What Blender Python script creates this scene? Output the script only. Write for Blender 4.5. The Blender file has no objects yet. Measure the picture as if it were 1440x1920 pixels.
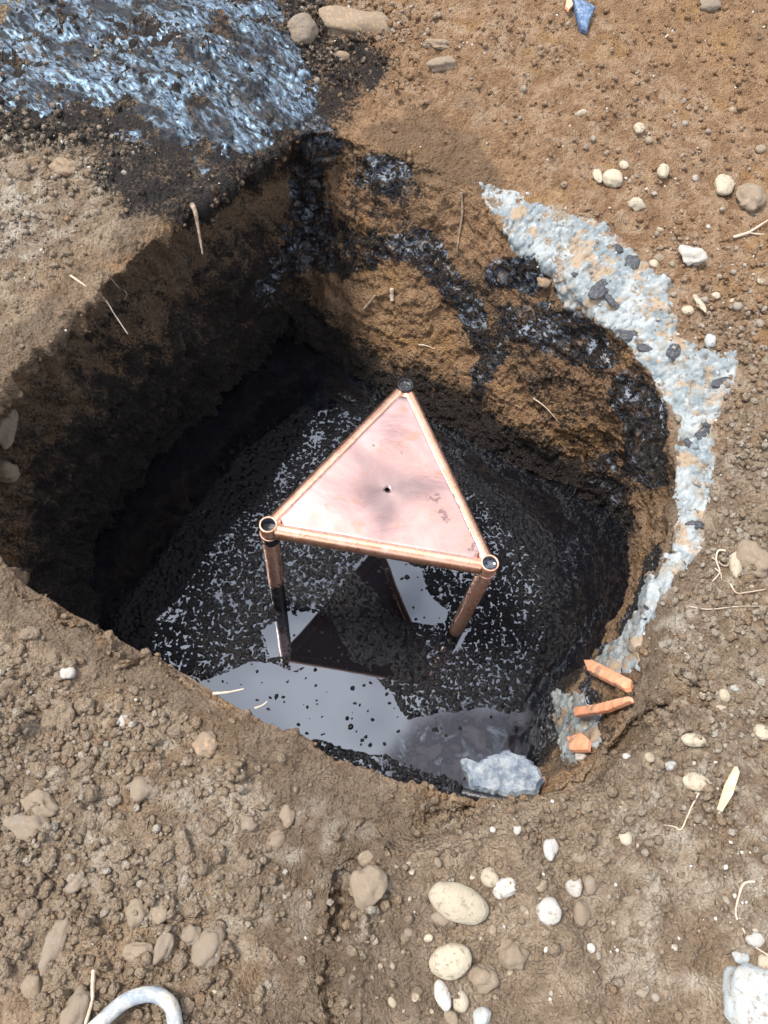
import bpy, bmesh, math, random
import numpy as np
from mathutils import Vector, Matrix
from mathutils.bvhtree import BVHTree

random.seed(7)
rng = np.random.default_rng(7)
sc = bpy.context.scene
COL = sc.collection
rad = math.radians

# ------------------------------------------------------------------ camera
F, TILT, ROLL, CAMZ = 1443.0, rad(27.0), rad(9.3), 1.45
CAM = np.array([0.0, 0.0, CAMZ])
FW = np.array([0, math.sin(TILT), -math.cos(TILT)])
_r = np.array([1.0, 0, 0]); _u = np.cross(_r, FW)
RT = math.cos(ROLL) * _r + math.sin(ROLL) * _u
UP = -math.sin(ROLL) * _r + math.cos(ROLL) * _u
cam_data = bpy.data.cameras.new('camera')
cam_data.sensor_fit = 'VERTICAL'
cam_data.sensor_height = 24.0
cam_data.lens = 24.0 * F / 1920.0
cam_data.clip_start = 0.05
cam_data.clip_end = 400
cam = bpy.data.objects.new('camera', cam_data)
COL.objects.link(cam)
cam.matrix_world = Matrix([[RT[i], UP[i], -FW[i], CAM[i]] for i in range(3)] + [[0, 0, 0, 1]])
sc.camera = cam

# ------------------------------------------------------------------ light
SUN_EL, SUN_AZ = rad(63), rad(-85)          # azimuth measured from +Y towards +X
sun_dir = Vector((math.sin(SUN_AZ) * math.cos(SUN_EL), math.cos(SUN_AZ) * math.cos(SUN_EL), math.sin(SUN_EL)))
world = bpy.data.worlds.new('World')
sc.world = world
world.use_nodes = True
wn, wl_ = world.node_tree.nodes, world.node_tree.links
wn.clear()
wout = wn.new('ShaderNodeOutputWorld')
wbg = wn.new('ShaderNodeBackground')
sky = wn.new('ShaderNodeTexSky')
sky.sky_type = 'NISHITA'
sky.sun_disc = False
sky.sun_elevation = SUN_EL
sky.sun_rotation = SUN_AZ
sky.air_density = 1.0
sky.dust_density = 1.0
wtc = wn.new('ShaderNodeTexCoord')
wno = wn.new('ShaderNodeTexNoise'); wno.noise_dimensions = '4D'; wno.inputs['W'].default_value = 90.1; wno.inputs['Scale'].default_value = 2.3
wno.inputs['Detail'].default_value = 4; wno.inputs['Roughness'].default_value = 0.6
wrp = wn.new('ShaderNodeValToRGB')
wrp.color_ramp.elements[0].position = 0.40; wrp.color_ramp.elements[1].position = 0.66
wmx = wn.new('ShaderNodeMix'); wmx.data_type = 'RGBA'
wmx.inputs['B'].default_value = (18.0, 18.2, 19.2, 1)
wl_.new(wtc.outputs['Generated'], wno.inputs['Vector'])
wl_.new(wno.outputs['Fac'], wrp.inputs['Fac'])
wl_.new(wrp.outputs['Color'], wmx.inputs['Factor'])
wl_.new(sky.outputs['Color'], wmx.inputs['A'])
wl_.new(wmx.outputs['Result'], wbg.inputs['Color'])
wbg.inputs['Strength'].default_value = 0.078
wl_.new(wbg.outputs['Background'], wout.inputs['Surface'])

sun_data = bpy.data.lights.new('sun', 'SUN')
sun_data.energy = 2.5
sun_data.angle = rad(14)
sun_data.color = (1.0, 0.94, 0.86)
sun = bpy.data.objects.new('sun', sun_data)
sun.rotation_euler = sun_dir.to_track_quat('Z', 'Y').to_euler()
COL.objects.link(sun)

vs = sc.view_settings
vs.view_transform = 'Standard'
vs.look = 'None'
vs.gamma = 1.0
vs.use_curve_mapping = False
vs.exposure = 1.03

sc.cycles.use_adaptive_sampling = True
sc.cycles.adaptive_threshold = 0.025
sc.cycles.max_bounces = 5
sc.cycles.diffuse_bounces = 2
sc.cycles.glossy_bounces = 3
sc.cycles.transmission_bounces = 1
sc.cycles.caustics_reflective = False
sc.cycles.caustics_refractive = False

# ------------------------------------------------------------------ helpers
def ray(px, py):
    d = FW + RT * ((px - 720) / F) - UP * ((py - 960) / F)
    return d / np.linalg.norm(d)

def on_plane(px, py, z):
    d = ray(px, py)
    return CAM + d * ((z - CAMZ) / d[2])

def h32(x):
    x = x.copy()
    x ^= x >> np.uint32(16); x *= np.uint32(0x7feb352d)
    x ^= x >> np.uint32(15); x *= np.uint32(0x846ca68b)
    x ^= x >> np.uint32(16)
    return x

def hash3(ix, iy, iz, s):
    k = (ix * np.uint32(73856093)) ^ (iy * np.uint32(19349663)) ^ (iz * np.uint32(83492791)) ^ np.uint32((s * 2654435) & 0xffffffff)
    return h32(k)

def u01(h):
    return (h >> np.uint32(8)).astype(np.float32) * np.float32(1 / 16777216.0)

def vnoise(P, seed=0):
    """value noise in [-1, 1] for an (N,3) array"""
    fl = np.floor(P)
    f = (P - fl).astype(np.float32)
    I = fl.astype(np.int32).view(np.uint32)
    f = f * f * f * (f * (f * 6 - 15) + 10)
    out = np.zeros(len(P), np.float32)
    for dx in (0, 1):
        wx = f[:, 0] if dx else 1 - f[:, 0]
        for dy in (0, 1):
            wy = f[:, 1] if dy else 1 - f[:, 1]
            for dz in (0, 1):
                wz = f[:, 2] if dz else 1 - f[:, 2]
                out += wx * wy * wz * u01(hash3(I[:, 0] + np.uint32(dx), I[:, 1] + np.uint32(dy), I[:, 2] + np.uint32(dz), seed))
    return out * 2 - 1

ROTM = np.array([[0.36, 0.48, -0.8], [-0.8, 0.6, 0.0], [0.48, 0.64, 0.6]])
def fbm(P, scale, octv=4, gain=0.5, seed=0, ridged=False):
    Q = P * scale
    a, tot, out = 1.0, 0.0, np.zeros(len(P), np.float32)
    for o in range(octv):
        n = vnoise(Q, seed + o * 17)
        if ridged:
            n = 1 - 2 * np.abs(n)
        out += a * n
        tot += a
        a *= gain
        Q = (Q @ ROTM.T) * 2.03 + 11.3
    return out / tot

def caps(P, cell, rmin, rmax, seed=0, prob=1.0, flat=False):
    """height of random sphere caps strewn over the surface, one centre per cell, all heights in metres"""
    Q = (P / cell).astype(np.float32)
    I = np.floor(Q).astype(np.int32)
    best = np.zeros(len(P), np.float32)
    for dx in (-1, 0, 1):
        for dy in (-1, 0, 1):
            for dz in ((0,) if flat else (-1, 0, 1)):
                cx, cy, cz = I[:, 0] + dx, I[:, 1] + dy, I[:, 2] + dz
                h = hash3(cx.view(np.uint32), cy.view(np.uint32), cz.view(np.uint32), seed)
                a = u01(h); h = h32(h); b = u01(h); h = h32(h); c = u01(h) * (0.0 if flat else 1.0); h = h32(h); r = u01(h)
                if prob < 1:
                    h = h32(h); keep = u01(h) < prob
                rr = rmin + (rmax - rmin) * r * r
                d2 = ((cx + a - Q[:, 0]) ** 2 + (cy + b - Q[:, 1]) ** 2 + (cz + c - Q[:, 2]) ** 2).astype(np.float32) * (cell * cell)
                v = np.sqrt(np.maximum(rr * rr - d2, 0))
                if prob < 1:
                    v = np.where(keep, v, 0)
                np.maximum(best, v, out=best)
    return best

def sstep(a, b, x):
    t = np.clip((x - a) / (b - a), 0, 1)
    return t * t * (3 - 2 * t)

def poly_sd(X, Y, poly):
    """signed distance (positive inside) to a polygon"""
    d2 = np.full(X.shape, 1e9, np.float32)
    ins = np.zeros(X.shape, bool)
    n = len(poly)
    for i in range(n):
        ax, ay = poly[i]; bx, by = poly[(i + 1) % n]
        ex, ey = bx - ax, by - ay
        wx, wy = X - ax, Y - ay
        t = np.clip((wx * ex + wy * ey) / (ex * ex + ey * ey + 1e-12), 0, 1)
        d2 = np.minimum(d2, (wx - t * ex) ** 2 + (wy - t * ey) ** 2)
        c = (ay > Y) != (by > Y)
        with np.errstate(divide='ignore', invalid='ignore'):
            xi = (bx - ax) * (Y - ay) / (by - ay if by != ay else 1e-9) + ax
        ins ^= c & (X < xi)
    d = np.sqrt(d2)
    return np.where(ins, d, -d)

def mesh_np(name, verts, quads, smooth=True, attrs=None):
    me = bpy.data.meshes.new(name)
    k = quads.shape[1]
    me.vertices.add(len(verts)); me.vertices.foreach_set('co', verts.astype(np.float32).ravel())
    me.loops.add(quads.size); me.loops.foreach_set('vertex_index', quads.astype(np.int32).ravel())
    me.polygons.add(len(quads))
    me.polygons.foreach_set('loop_start', np.arange(0, quads.size, k, dtype=np.int32))
    me.polygons.foreach_set('loop_total', np.full(len(quads), k, np.int32))
    me.update(calc_edges=True)
    if smooth:
        me.polygons.foreach_set('use_smooth', np.ones(len(quads), bool))
    for an, av in (attrs or {}).items():
        at = me.attributes.new(an, 'FLOAT', 'POINT')
        at.data.foreach_set('value', av.astype(np.float32))
    return me

def link(name, me, mat=None, parent=None, label=None, cat=None, group=None, kind=None):
    o = bpy.data.objects.new(name, me)
    COL.objects.link(o)
    if mat is not None and me is not None and len(me.materials) == 0:
        me.materials.append(mat)
    if parent is not None:
        o.parent = parent
    if label: o['label'] = label
    if cat: o['category'] = cat
    if group: o['group'] = group
    if kind: o['kind'] = kind
    return o

# ------------------------------------------------------------------ materials
def new_mat(name):
    m = bpy.data.materials.new(name)
    m.use_nodes = True
    nt = m.node_tree
    b = nt.nodes['Principled BSDF']
    return m, nt, b

class NB:
    """small node-building helper"""
    def __init__(s, nt): s.nt = nt
    def n(s, t, **kw):
        nd = s.nt.nodes.new(t)
        for k, v in kw.items(): setattr(nd, k, v)
        return nd
    def put(s, sock, v):
        if hasattr(v, 'links') or hasattr(v, 'is_linked'): s.nt.links.new(v, sock)
        elif v is not None:
            sock.default_value = v
    def attr(s, name):
        return s.n('ShaderNodeAttribute', attribute_name=name).outputs['Fac']
    def pos(s):
        return s.n('ShaderNodeNewGeometry').outputs['Position']
    def objco(s):
        return s.n('ShaderNodeTexCoord').outputs['Object']
    def noise(s, vec, scale, detail=4, rough=0.55, dist=0.0):
        nd = s.n('ShaderNodeTexNoise')
        s.put(nd.inputs['Vector'], vec)
        nd.inputs['Scale'].default_value = scale; nd.inputs['Detail'].default_value = detail
        nd.inputs['Roughness'].default_value = rough; nd.inputs['Distortion'].default_value = dist
        return nd.outputs['Fac']
    def voro(s, vec, scale, feature='F1'):
        nd = s.n('ShaderNodeTexVoronoi', feature=feature)
        s.put(nd.inputs['Vector'], vec); nd.inputs['Scale'].default_value = scale
        return nd.outputs['Distance']
    def ramp(s, fac, lo, hi, a=0.0, b=1.0):
        nd = s.n('ShaderNodeMapRange', interpolation_type='SMOOTHSTEP')
        s.put(nd.inputs['Value'], fac)
        nd.inputs['From Min'].default_value = lo; nd.inputs['From Max'].default_value = hi
        nd.inputs['To Min'].default_value = a; nd.inputs['To Max'].default_value = b
        return nd.outputs['Result']
    def math(s, op, a, b=None):
        nd = s.n('ShaderNodeMath', operation=op)
        s.put(nd.inputs[0], a)
        if b is not None: s.put(nd.inputs[1], b)
        return nd.outputs[0]
    def mix(s, fac, a, b, blend='MIX'):
        nd = s.n('ShaderNodeMix', data_type='RGBA', blend_type=blend)
        s.put(nd.inputs['Factor'], fac)
        s.put(nd.inputs['A'], a if hasattr(a, 'is_linked') else (*a, 1))
        s.put(nd.inputs['B'], b if hasattr(b, 'is_linked') else (*b, 1))
        return nd.outputs['Result']
    def bump(s, height, strength, dist, normal=None):
        nd = s.n('ShaderNodeBump')
        s.put(nd.inputs['Height'], height)
        nd.inputs['Strength'].default_value = strength; nd.inputs['Distance'].default_value = dist
        if normal is not None: s.put(nd.inputs['Normal'], normal)
        return nd.outputs['Normal']
    def scalevec(s, vec, sc3):
        nd = s.n('ShaderNodeMapping'); s.put(nd.inputs['Vector'], vec)
        nd.inputs['Scale'].default_value = sc3
        return nd.outputs['Vector']

def mat_soil():
    m, nt, b = new_mat('soil'); q = NB(nt); p = q.pos()
    n1, n2 = q.attr('mottle_a'), q.attr('mottle_b')          # coarse mottling of the soil, -1..1
    n3 = q.noise(p, 120, 3, 0.7); n4 = q.noise(p, 480, 1, 0.6)
    tone = q.math('ADD', q.attr('tone'), q.math('MULTIPLY', n1, 0.35))
    f2 = q.ramp(n2, -0.5, 0.5)
    grey = q.mix(f2, (0.235, 0.172, 0.115), (0.365, 0.283, 0.198))
    warm = q.mix(f2, (0.270, 0.158, 0.084), (0.385, 0.240, 0.132))
    c = q.mix(q.ramp(tone, 0.05, 0.95), grey, warm)
    c = q.mix(q.math('MULTIPLY', q.ramp(n3, 0.54, 0.74, 0, 0.50), q.math('SUBTRACT', 1.0, q.math('MULTIPLY', q.attr('tone'), 0.6))), c, (0.46, 0.39, 0.30))
    c = q.mix(q.ramp(n3, 0.45, 0.28, 0, 0.45), c, (0.11, 0.078, 0.052))
    c = q.mix(q.math('MULTIPLY', q.ramp(n1, 0.18, 0.42, 0, 0.5), q.attr('tone')), c, (0.38, 0.22, 0.085))
    c = q.mix(q.ramp(q.attr('damp_shade'), 0.0, 0.5, 0, 0.55), c, (0.125, 0.088, 0.058))
    pale = q.math('ADD', q.attr('pale'), q.math('MULTIPLY', n2, q.math('SUBTRACT', 0.4, q.math('MULTIPLY', q.attr('tone'), 0.25))))
    c = q.mix(q.ramp(pale, 0.35, 0.85, 0, 0.8), c, (0.55, 0.50, 0.42))
    soot_shade = q.math('ADD', q.attr('soot_shade'), q.math('ADD', q.math('MULTIPLY', n2, 0.40), q.ramp(n3, 0.3, 0.7, -0.22, 0.22)))
    sf = q.ramp(soot_shade, 0.28, 0.72)
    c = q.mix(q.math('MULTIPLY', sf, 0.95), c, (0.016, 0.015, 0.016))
    nt.links.new(c, b.inputs['Base Color'])
    r = q.math('SUBTRACT', 0.95, q.math('MULTIPLY', q.math('MULTIPLY', q.attr('wet'), sf), q.ramp(n3, 0.35, 0.6, 0.35, 0.75)))
    nt.links.new(r, b.inputs['Roughness'])
    b.inputs['Specular IOR Level'].default_value = 0.3
    h = q.math('SUBTRACT', q.math('ADD', n3, q.math('MULTIPLY', n4, 0.5)), q.math('MULTIPLY', q.voro(p, 150), 0.9))
    nt.links.new(q.bump(h, 1.0, 0.010), b.inputs['Normal'])
    return m

def mat_tar(film=0.5, name='tar'):
    """wet black bitumen-like gel smeared on the soil, with a dried pale film in places"""
    m, nt, b = new_mat(name); q = NB(nt); p = q.pos()
    n1 = q.noise(p, 14, 4, 0.65, 0.8); n2 = q.noise(p, 48, 4, 0.62, 0.7); n3 = q.noise(p, 320, 1, 0.6)
    c = q.mix(q.ramp(n2, 0.35, 0.7), (0.008, 0.008, 0.010), (0.022, 0.020, 0.022))
    f = q.math('MULTIPLY', q.ramp(n1, 0.50, 0.62), q.ramp(n2, 0.40, 0.56))
    c = q.mix(q.math('MULTIPLY', f, film), c, (0.36, 0.39, 0.44))
    br = q.math('MULTIPLY', q.ramp(n1, 0.44, 0.34), 0.8)
    c = q.mix(br, c, (0.20, 0.13, 0.075))
    nt.links.new(c, b.inputs['Base Color'])
    nt.links.new(q.ramp(n2, 0.4, 0.6, 0.10, 0.55), b.inputs['Roughness'])
    b.inputs['IOR'].default_value = 1.75
    b.inputs['Specular Tint'].default_value = (0.72, 0.86, 1.0, 1)
    h = q.math('ADD', q.math('MULTIPLY', n2, 1.0), q.math('MULTIPLY', n3, 0.22))
    nt.links.new(q.bump(h, 0.8, 0.014), b.inputs['Normal'])
    return m

def mat_tar_bank():
    """tar trodden into the bank: black, with bright slick scrapes all running one way"""
    m, nt, b = new_mat('tar_bank'); q = NB(nt); p = q.pos()
    mp = q.n('ShaderNodeMapping'); q.put(mp.inputs['Vector'], p)
    mp.inputs['Rotation'].default_value = (0, 0, rad(32)); 
    st = q.scalevec(mp.outputs['Vector'], (1.0, 2.5, 1.6))
    n1 = q.noise(st, 6, 5, 0.66, 0.8); n2 = q.noise(p, 60, 3, 0.7); n3 = q.noise(st, 34, 4, 0.72, 0.4)
    slick = q.math('MULTIPLY', q.ramp(n1, 0.40, 0.54), q.ramp(n3, 0.42, 0.56))
    c = q.mix(q.ramp(n2, 0.35, 0.7), (0.016, 0.016, 0.018), (0.050, 0.047, 0.045))
    soil = q.math('MULTIPLY', q.ramp(q.noise(st, 11, 5, 0.68, 0.5), 0.57, 0.66), 0.7)
    c = q.mix(soil, c, (0.115, 0.088, 0.066))
    slick = q.math('MULTIPLY', slick, q.math('SUBTRACT', 1.0, soil))
    c = q.mix(q.math('MULTIPLY', slick, 0.6), c, (0.09, 0.10, 0.115))
    nt.links.new(c, b.inputs['Base Color'])
    r = q.math('ADD', q.math('MULTIPLY', slick, -0.24), q.ramp(n2, 0.3, 0.7, 0.70, 0.85))
    nt.links.new(q.math('ADD', 1.3, q.math('MULTIPLY', slick, 1.9)), b.inputs['IOR'])
    nt.links.new(r, b.inputs['Roughness'])
    b.inputs['Specular Tint'].default_value = (0.50, 0.76, 1.0, 1)
    h = q.math('ADD', q.math('MULTIPLY', n3, 0.8), q.math('MULTIPLY', n2, 0.6))
    nt.links.new(q.bump(h, 0.6, 0.0013), b.inputs['Normal'])
    return m

def mat_slurry():
    m, nt, b = new_mat('dried_slurry'); q = NB(nt); p = q.pos()
    n1 = q.noise(p, 11, 4, 0.62, 0.5); n2 = q.noise(p, 55, 4, 0.65); n3 = q.noise(p, 300, 2, 0.6)
    c = q.mix(q.ramp(n1, 0.40, 0.60), (0.18, 0.215, 0.228), (0.32, 0.345, 0.345))
    c = q.mix(q.ramp(n2, 0.52, 0.70, 0, 0.8), c, (0.48, 0.495, 0.49))
    c = q.mix(q.ramp(n2, 0.42, 0.27, 0, 0.75), c, (0.22, 0.26, 0.28))
    oc = q.math('MULTIPLY', q.ramp(q.noise(p, 17, 3, 0.5, 0.3), 0.55, 0.62), 0.85)
    c = q.mix(oc, c, (0.33, 0.235, 0.145))
    c = q.mix(q.ramp(q.noise(p, 26, 4, 0.7), 0.52, 0.66, 0, 0.6), c, (0.27, 0.225, 0.17))
    fl = q.math('MULTIPLY', q.ramp(q.voro(p, 75), 0.30, 0.20), q.ramp(q.noise(p, 33, 2), 0.55, 0.66))
    c = q.mix(q.math('MULTIPLY', fl, 0.85), c, (0.05, 0.055, 0.06))
    nt.links.new(c, b.inputs['Base Color'])
    b.inputs['Roughness'].default_value = 0.7
    h = q.math('ADD', n2, q.math('MULTIPLY', n3, 0.35))
    nt.links.new(q.bump(h, 0.6, 0.008), b.inputs['Normal'])
    return m

def mat_liquid():
    m, nt, b = new_mat('black_liquid'); q = NB(nt); p = q.pos()
    sc_ = q.attr('scum')
    n = q.noise(p, 16, 5, 0.65, 0.6); n2 = q.noise(p, 90, 4, 0.6)
    f = q.math('MULTIPLY', sc_, q.ramp(n, 0.36, 0.64))
    c = q.mix(f, (0.006, 0.006, 0.008), (0.050, 0.048, 0.060))
    nt.links.new(c, b.inputs['Base Color'])
    nt.links.new(q.math('ADD', q.math('MULTIPLY', f, 0.5), 0.025), b.inputs['Roughness'])
    nt.links.new(q.math('SUBTRACT', 2.2, q.math('MULTIPLY', sc_, q.ramp(n, 0.30, 0.50, 0, 0.85))), b.inputs['IOR'])
    b.inputs['Specular Tint'].default_value = (0.84, 0.90, 1.0, 1)
    h = q.math('MULTIPLY', q.noise(p, 6, 2), 1.0)
    nt.links.new(q.bump(h, 0.05, 0.01), b.inputs['Normal'])
    return m

def mat_granules():
    m, nt, b = new_mat('wet_granules'); q = NB(nt); p = q.pos()
    n = q.noise(p, 420, 3, 0.6)
    nt.links.new(q.mix(q.ramp(n, 0.4, 0.7), (0.005, 0.005, 0.007), (0.014, 0.013, 0.014)), b.inputs['Base Color'])
    nt.links.new(q.ramp(q.noise(p, 60, 2), 0.35, 0.65, 0.07, 0.20), b.inputs['Roughness'])
    b.inputs['IOR'].default_value = 1.32
    nt.links.new(q.bump(n, 0.55, 0.006), b.inputs['Normal'])
    return m

def mat_copper(kind):
    m, nt, b = new_mat('copper_' + kind); q = NB(nt); p = q.objco()
    n1 = q.noise(p, 7, 4, 0.6, 0.4); n2 = q.noise(p, 60, 4, 0.65); n3 = q.noise(p, 22, 4, 0.6, 0.3)
    b.inputs['Metallic'].default_value = 1.0
    if kind == 'plate':
        c = q.mix(q.ramp(n1, 0.35, 0.7), (0.60, 0.365, 0.315), (0.67, 0.46, 0.42))
        orange = q.math('MULTIPLY', q.ramp(n3, 0.56, 0.68), 0.55)
        c = q.mix(orange, c, (0.60, 0.33, 0.21))
        # three-pointed darker grey patch round the hole
        tn = q.math('ADD', q.attr('grey_patch'), q.ramp(n1, 0.3, 0.7, -0.10, 0.10))
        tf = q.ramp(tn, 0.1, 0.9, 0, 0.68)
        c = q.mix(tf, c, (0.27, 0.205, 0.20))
        sd = q.math('MULTIPLY', q.math('ADD', q.attr('smudge'), q.ramp(n2, 0.3, 0.7, -0.5, 0.5)), 1.0)
        sf = q.ramp(sd, 0.55, 0.95)
        c = q.mix(q.math('MULTIPLY', sf, 0.7), c, (0.10, 0.09, 0.10))
        nt.links.new(c, b.inputs['Base Color'])
        nt.links.new(q.math('ADD', q.ramp(n1, 0.3, 0.7, 0.24, 0.36), q.math('MULTIPLY', sf, 0.3)), b.inputs['Roughness'])
        nt.links.new(q.bump(q.math('ADD', n1, q.math('ADD', q.math('MULTIPLY', n2, 0.03), q.math('MULTIPLY', q.noise(q.scalevec(p, (1, 9, 1)), 90, 2, 0.7), 0.02))), 0.2, 0.012), b.inputs['Normal'])
    else:
        c = q.mix(q.ramp(n3, 0.35, 0.7), (0.82, 0.43, 0.28), (0.88, 0.53, 0.38))
        c = q.mix(q.ramp(n2, 0.56, 0.72, 0, 0.6), c, (0.42, 0.19, 0.11))
        if kind == 'leg':
            # black gel splashed and dried on the leg
            tf = q.ramp(q.math('ADD', q.attr('gunk'), q.math('ADD', q.ramp(n3, 0.25, 0.75, -0.35, 0.35), q.ramp(n2, 0.25, 0.75, -0.28, 0.28))), 0.45, 0.58)
        else:
            tf = q.math('MULTIPLY', q.ramp(q.noise(p, 40, 3, 0.7, 0.8), 0.70, 0.74), 0.9)
        c = q.mix(tf, c, (0.012, 0.011, 0.011))
        nt.links.new(c, b.inputs['Base Color'])
        nt.links.new(q.math('MULTIPLY', q.math('SUBTRACT', 1.0, tf), 0.6 if kind == 'leg' else 0.9), b.inputs['Metallic'])
        nt.links.new(q.math('ADD', q.ramp(n3, 0.3, 0.7, 0.22, 0.36), q.math('MULTIPLY', tf, 0.15)), b.inputs['Roughness'])
        nt.links.new(q.bump(q.math('ADD', n2, q.math('MULTIPLY', tf, 1.2)), 0.2, 0.003), b.inputs['Normal'])
    return m

def mat_simple(name, c1, c2, rough=0.6, scale=40, bump=0.3, metallic=0.0, spec=0.5, dirt=None):
    m, nt, b = new_mat(name); q = NB(nt); p = q.objco()
    n = q.noise(p, scale, 5, 0.65); n2 = q.noise(p, scale * 5, 3, 0.6)
    c = q.mix(q.ramp(n, 0.33, 0.67), c1, c2)
    if dirt:
        c = q.mix(q.math('MULTIPLY', q.ramp(q.noise(p, scale * 0.7, 4, 0.7, 0.6), 0.54, 0.66), 0.85), c, dirt)
    nt.links.new(c, b.inputs['Base Color'])
    b.inputs['Roughness'].default_value = rough; b.inputs['Metallic'].default_value = metallic
    b.inputs['Specular IOR Level'].default_value = spec
    nt.links.new(q.bump(q.math('ADD', n, q.math('MULTIPLY', n2, 0.4)), bump, 0.004), b.inputs['Normal'])
    return m

def mat_stone():
    """stone of the object's own colour, dusted and pitted with soil"""
    m, nt, b = new_mat('stone'); q = NB(nt); p = q.pos()
    oi = q.n('ShaderNodeObjectInfo')
    n = q.noise(p, 45, 5, 0.65); n2 = q.noise(p, 260, 3, 0.65); n3 = q.noise(p, 110, 4, 0.6)
    dustc = q.mix(oi.outputs['Alpha'], (0.40, 0.35, 0.27), (0.20, 0.158, 0.113))
    c = q.mix(q.ramp(n, 0.3, 0.7, 0, 0.6), oi.outputs['Color'], dustc)
    c = q.mix(q.ramp(q.math('ADD', n3, q.math('MULTIPLY', oi.outputs['Alpha'], 0.35)), 0.60, 0.78, 0, 0.9), c, (0.215, 0.167, 0.119))
    c = q.mix(q.ramp(n2, 0.42, 0.25, 0, 0.6), c, (0.12, 0.10, 0.08))
    nt.links.new(c, b.inputs['Base Color'])
    b.inputs['Roughness'].default_value = 0.85
    b.inputs['Specular IOR Level'].default_value = 0.3
    nt.links.new(q.bump(q.math('ADD', n3, q.math('MULTIPLY', n2, 0.5)), 0.5, 0.004), b.inputs['Normal'])
    return m

M_SOIL = mat_soil(); M_TAR = mat_tar(); M_TARFILM = mat_tar(1.0, 'tar_with_film'); M_BANK = mat_tar_bank(); M_SLURRY = mat_slurry()
M_LIQ = mat_liquid(); M_GRAN = mat_granules(); M_STONE = mat_stone()
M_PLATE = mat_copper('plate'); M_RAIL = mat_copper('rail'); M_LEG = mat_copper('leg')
SOILDIRT = (0.17, 0.13, 0.09)
M_WELD = mat_simple('weld', (0.56, 0.34, 0.26), (0.38, 0.26, 0.22), 0.5, 90, 0.4, 1.0)
M_TUBEIN = mat_simple('tube_inside', (0.20, 0.26, 0.33), (0.06, 0.06, 0.07), 0.3, 60, 0.3, 0.6)
M_BLACKPLUG = mat_simple('black_gel', (0.010, 0.010, 0.012), (0.03, 0.03, 0.035), 0.2, 60, 0.6)
M_ORANGE = mat_simple('orange_plastic', (0.82, 0.33, 0.17), (0.90, 0.46, 0.28), 0.55, 40, 0.4, dirt=(0.30, 0.20, 0.13))
M_ROOT = mat_simple('root', (0.42, 0.33, 0.24), (0.58, 0.48, 0.37), 0.8, 60, 0.3)
M_ROOTD = mat_simple('dark_root', (0.16, 0.11, 0.07), (0.34, 0.26, 0.19), 0.85, 60, 0.3)
M_WOOD = mat_simple('split_wood', (0.58, 0.44, 0.26), (0.70, 0.58, 0.40), 0.75, 60, 0.4)
M_HANDLE = mat_simple('worn_handle', (0.20, 0.25, 0.31), (0.52, 0.49, 0.42), 0.6, 34, 0.7, dirt=(0.26, 0.21, 0.155))
M_CHUNK = mat_simple('grey_chunk', (0.085, 0.115, 0.155), (0.30, 0.32, 0.33), 0.5, 55, 1.0, dirt=(0.18, 0.22, 0.265))
M_BLUE = mat_simple('blue_scrap', (0.05, 0.10, 0.20), (0.16, 0.24, 0.36), 0.3, 50, 0.5, dirt=(0.02, 0.02, 0.025))
M_TARLUMP = mat_simple('tar_lump', (0.018, 0.020, 0.025), (0.10, 0.105, 0.115), 0.5, 3.0, 1.0, dirt=(0.16, 0.15, 0.14))

# ------------------------------------------------------------------ the pit and the ground round it
ZL = -0.69                                  # level of the black liquid
PIT_C = np.array([-0.08, 0.95])
# rim point (seen at photo x, y; height z) | waterline (photo x, y) or offset outwards from the rim | ground reach | undercut
CTRL = [
    (780, 1468, 0.00, 0.03, 0.75, 0.04), (680, 1432, 0.00, 0.03, 0.75, 0.04), (600, 1402, 0.00, 0.03, 0.75, 0.04),
    (460, 1322, 0.00, 0.03, 0.80, 0.04), (350, 1252, 0.00, 0.04, 0.80, 0.05), (220, 1182, 0.00, 0.06, 0.85, 0.06),
    (60, 1092, 0.01, 0.03, 0.85, 0.08), (5, 1035, 0.02, -0.02, 0.85, 0.12), (-32, 960, 0.04, -0.03, 0.80, 0.14), (-38, 850, 0.07, -0.02, 0.75, 0.16),
    (0, 728, 0.10, 0.0, 0.85, 0.18), (120, 610, 0.10, 0.03, 1.00, 0.19), (250, 490, 0.10, 0.02, 1.2, 0.19),
    (360, 398, 0.10, 0.02, 1.4, 0.19), (490, 305, 0.07, 0.03, 1.5, 0.18), (585, 250, 0.02, (555, 650), 1.5, 0.12),
    (660, 262, -0.01, (640, 722), 1.5, 0.02), (760, 300, -0.02, (735, 790), 1.6, 0.0), (870, 345, -0.03, (835, 838), 1.7, 0.0),
    (960, 445, -0.05, (950, 902), 1.7, 0.0), (1110, 575, -0.07, (1070, 955), 1.6, 0.0), (1220, 715, -0.08, (1140, 985), 1.3, 0.0),
    (1258, 850, -0.08, (1156, 1040), 1.1, 0.02), (1245, 990, -0.07, (1140, 1120), 1.0, 0.02), (1200, 1140, -0.05, (1095, 1195), 0.95, 0.0),
    (1195, 1280, -0.02, (1010, 1270), 0.9, 0.0), (1130, 1410, -0.01, (985, 1385), 0.85, 0.0), (1020, 1482, 0.00, (930, 1450), 0.8, 0.0),
    (900, 1503, 0.00, 0.01, 0.75, 0.02),
]
def controls():
    rim, wl, reach, under = [], [], [], []
    for (x, y, z, w, g, u) in CTRL:
        P = on_plane(x, y, z); rim.append(P)
        d = P[:2] - PIT_C; d /= np.linalg.norm(d)
        if isinstance(w, tuple):
            wl.append(on_plane(w[0], w[1], ZL)[:2] + d * (0.05 if x > 1000 else 0.03))
        else:
            wl.append(P[:2] + d * w)
        reach.append(g); under.append(u)
    return np.array(rim), np.array(wl), np.array(reach), np.array(under)
RIM, WLN, REACH, UNDER = controls()

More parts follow.
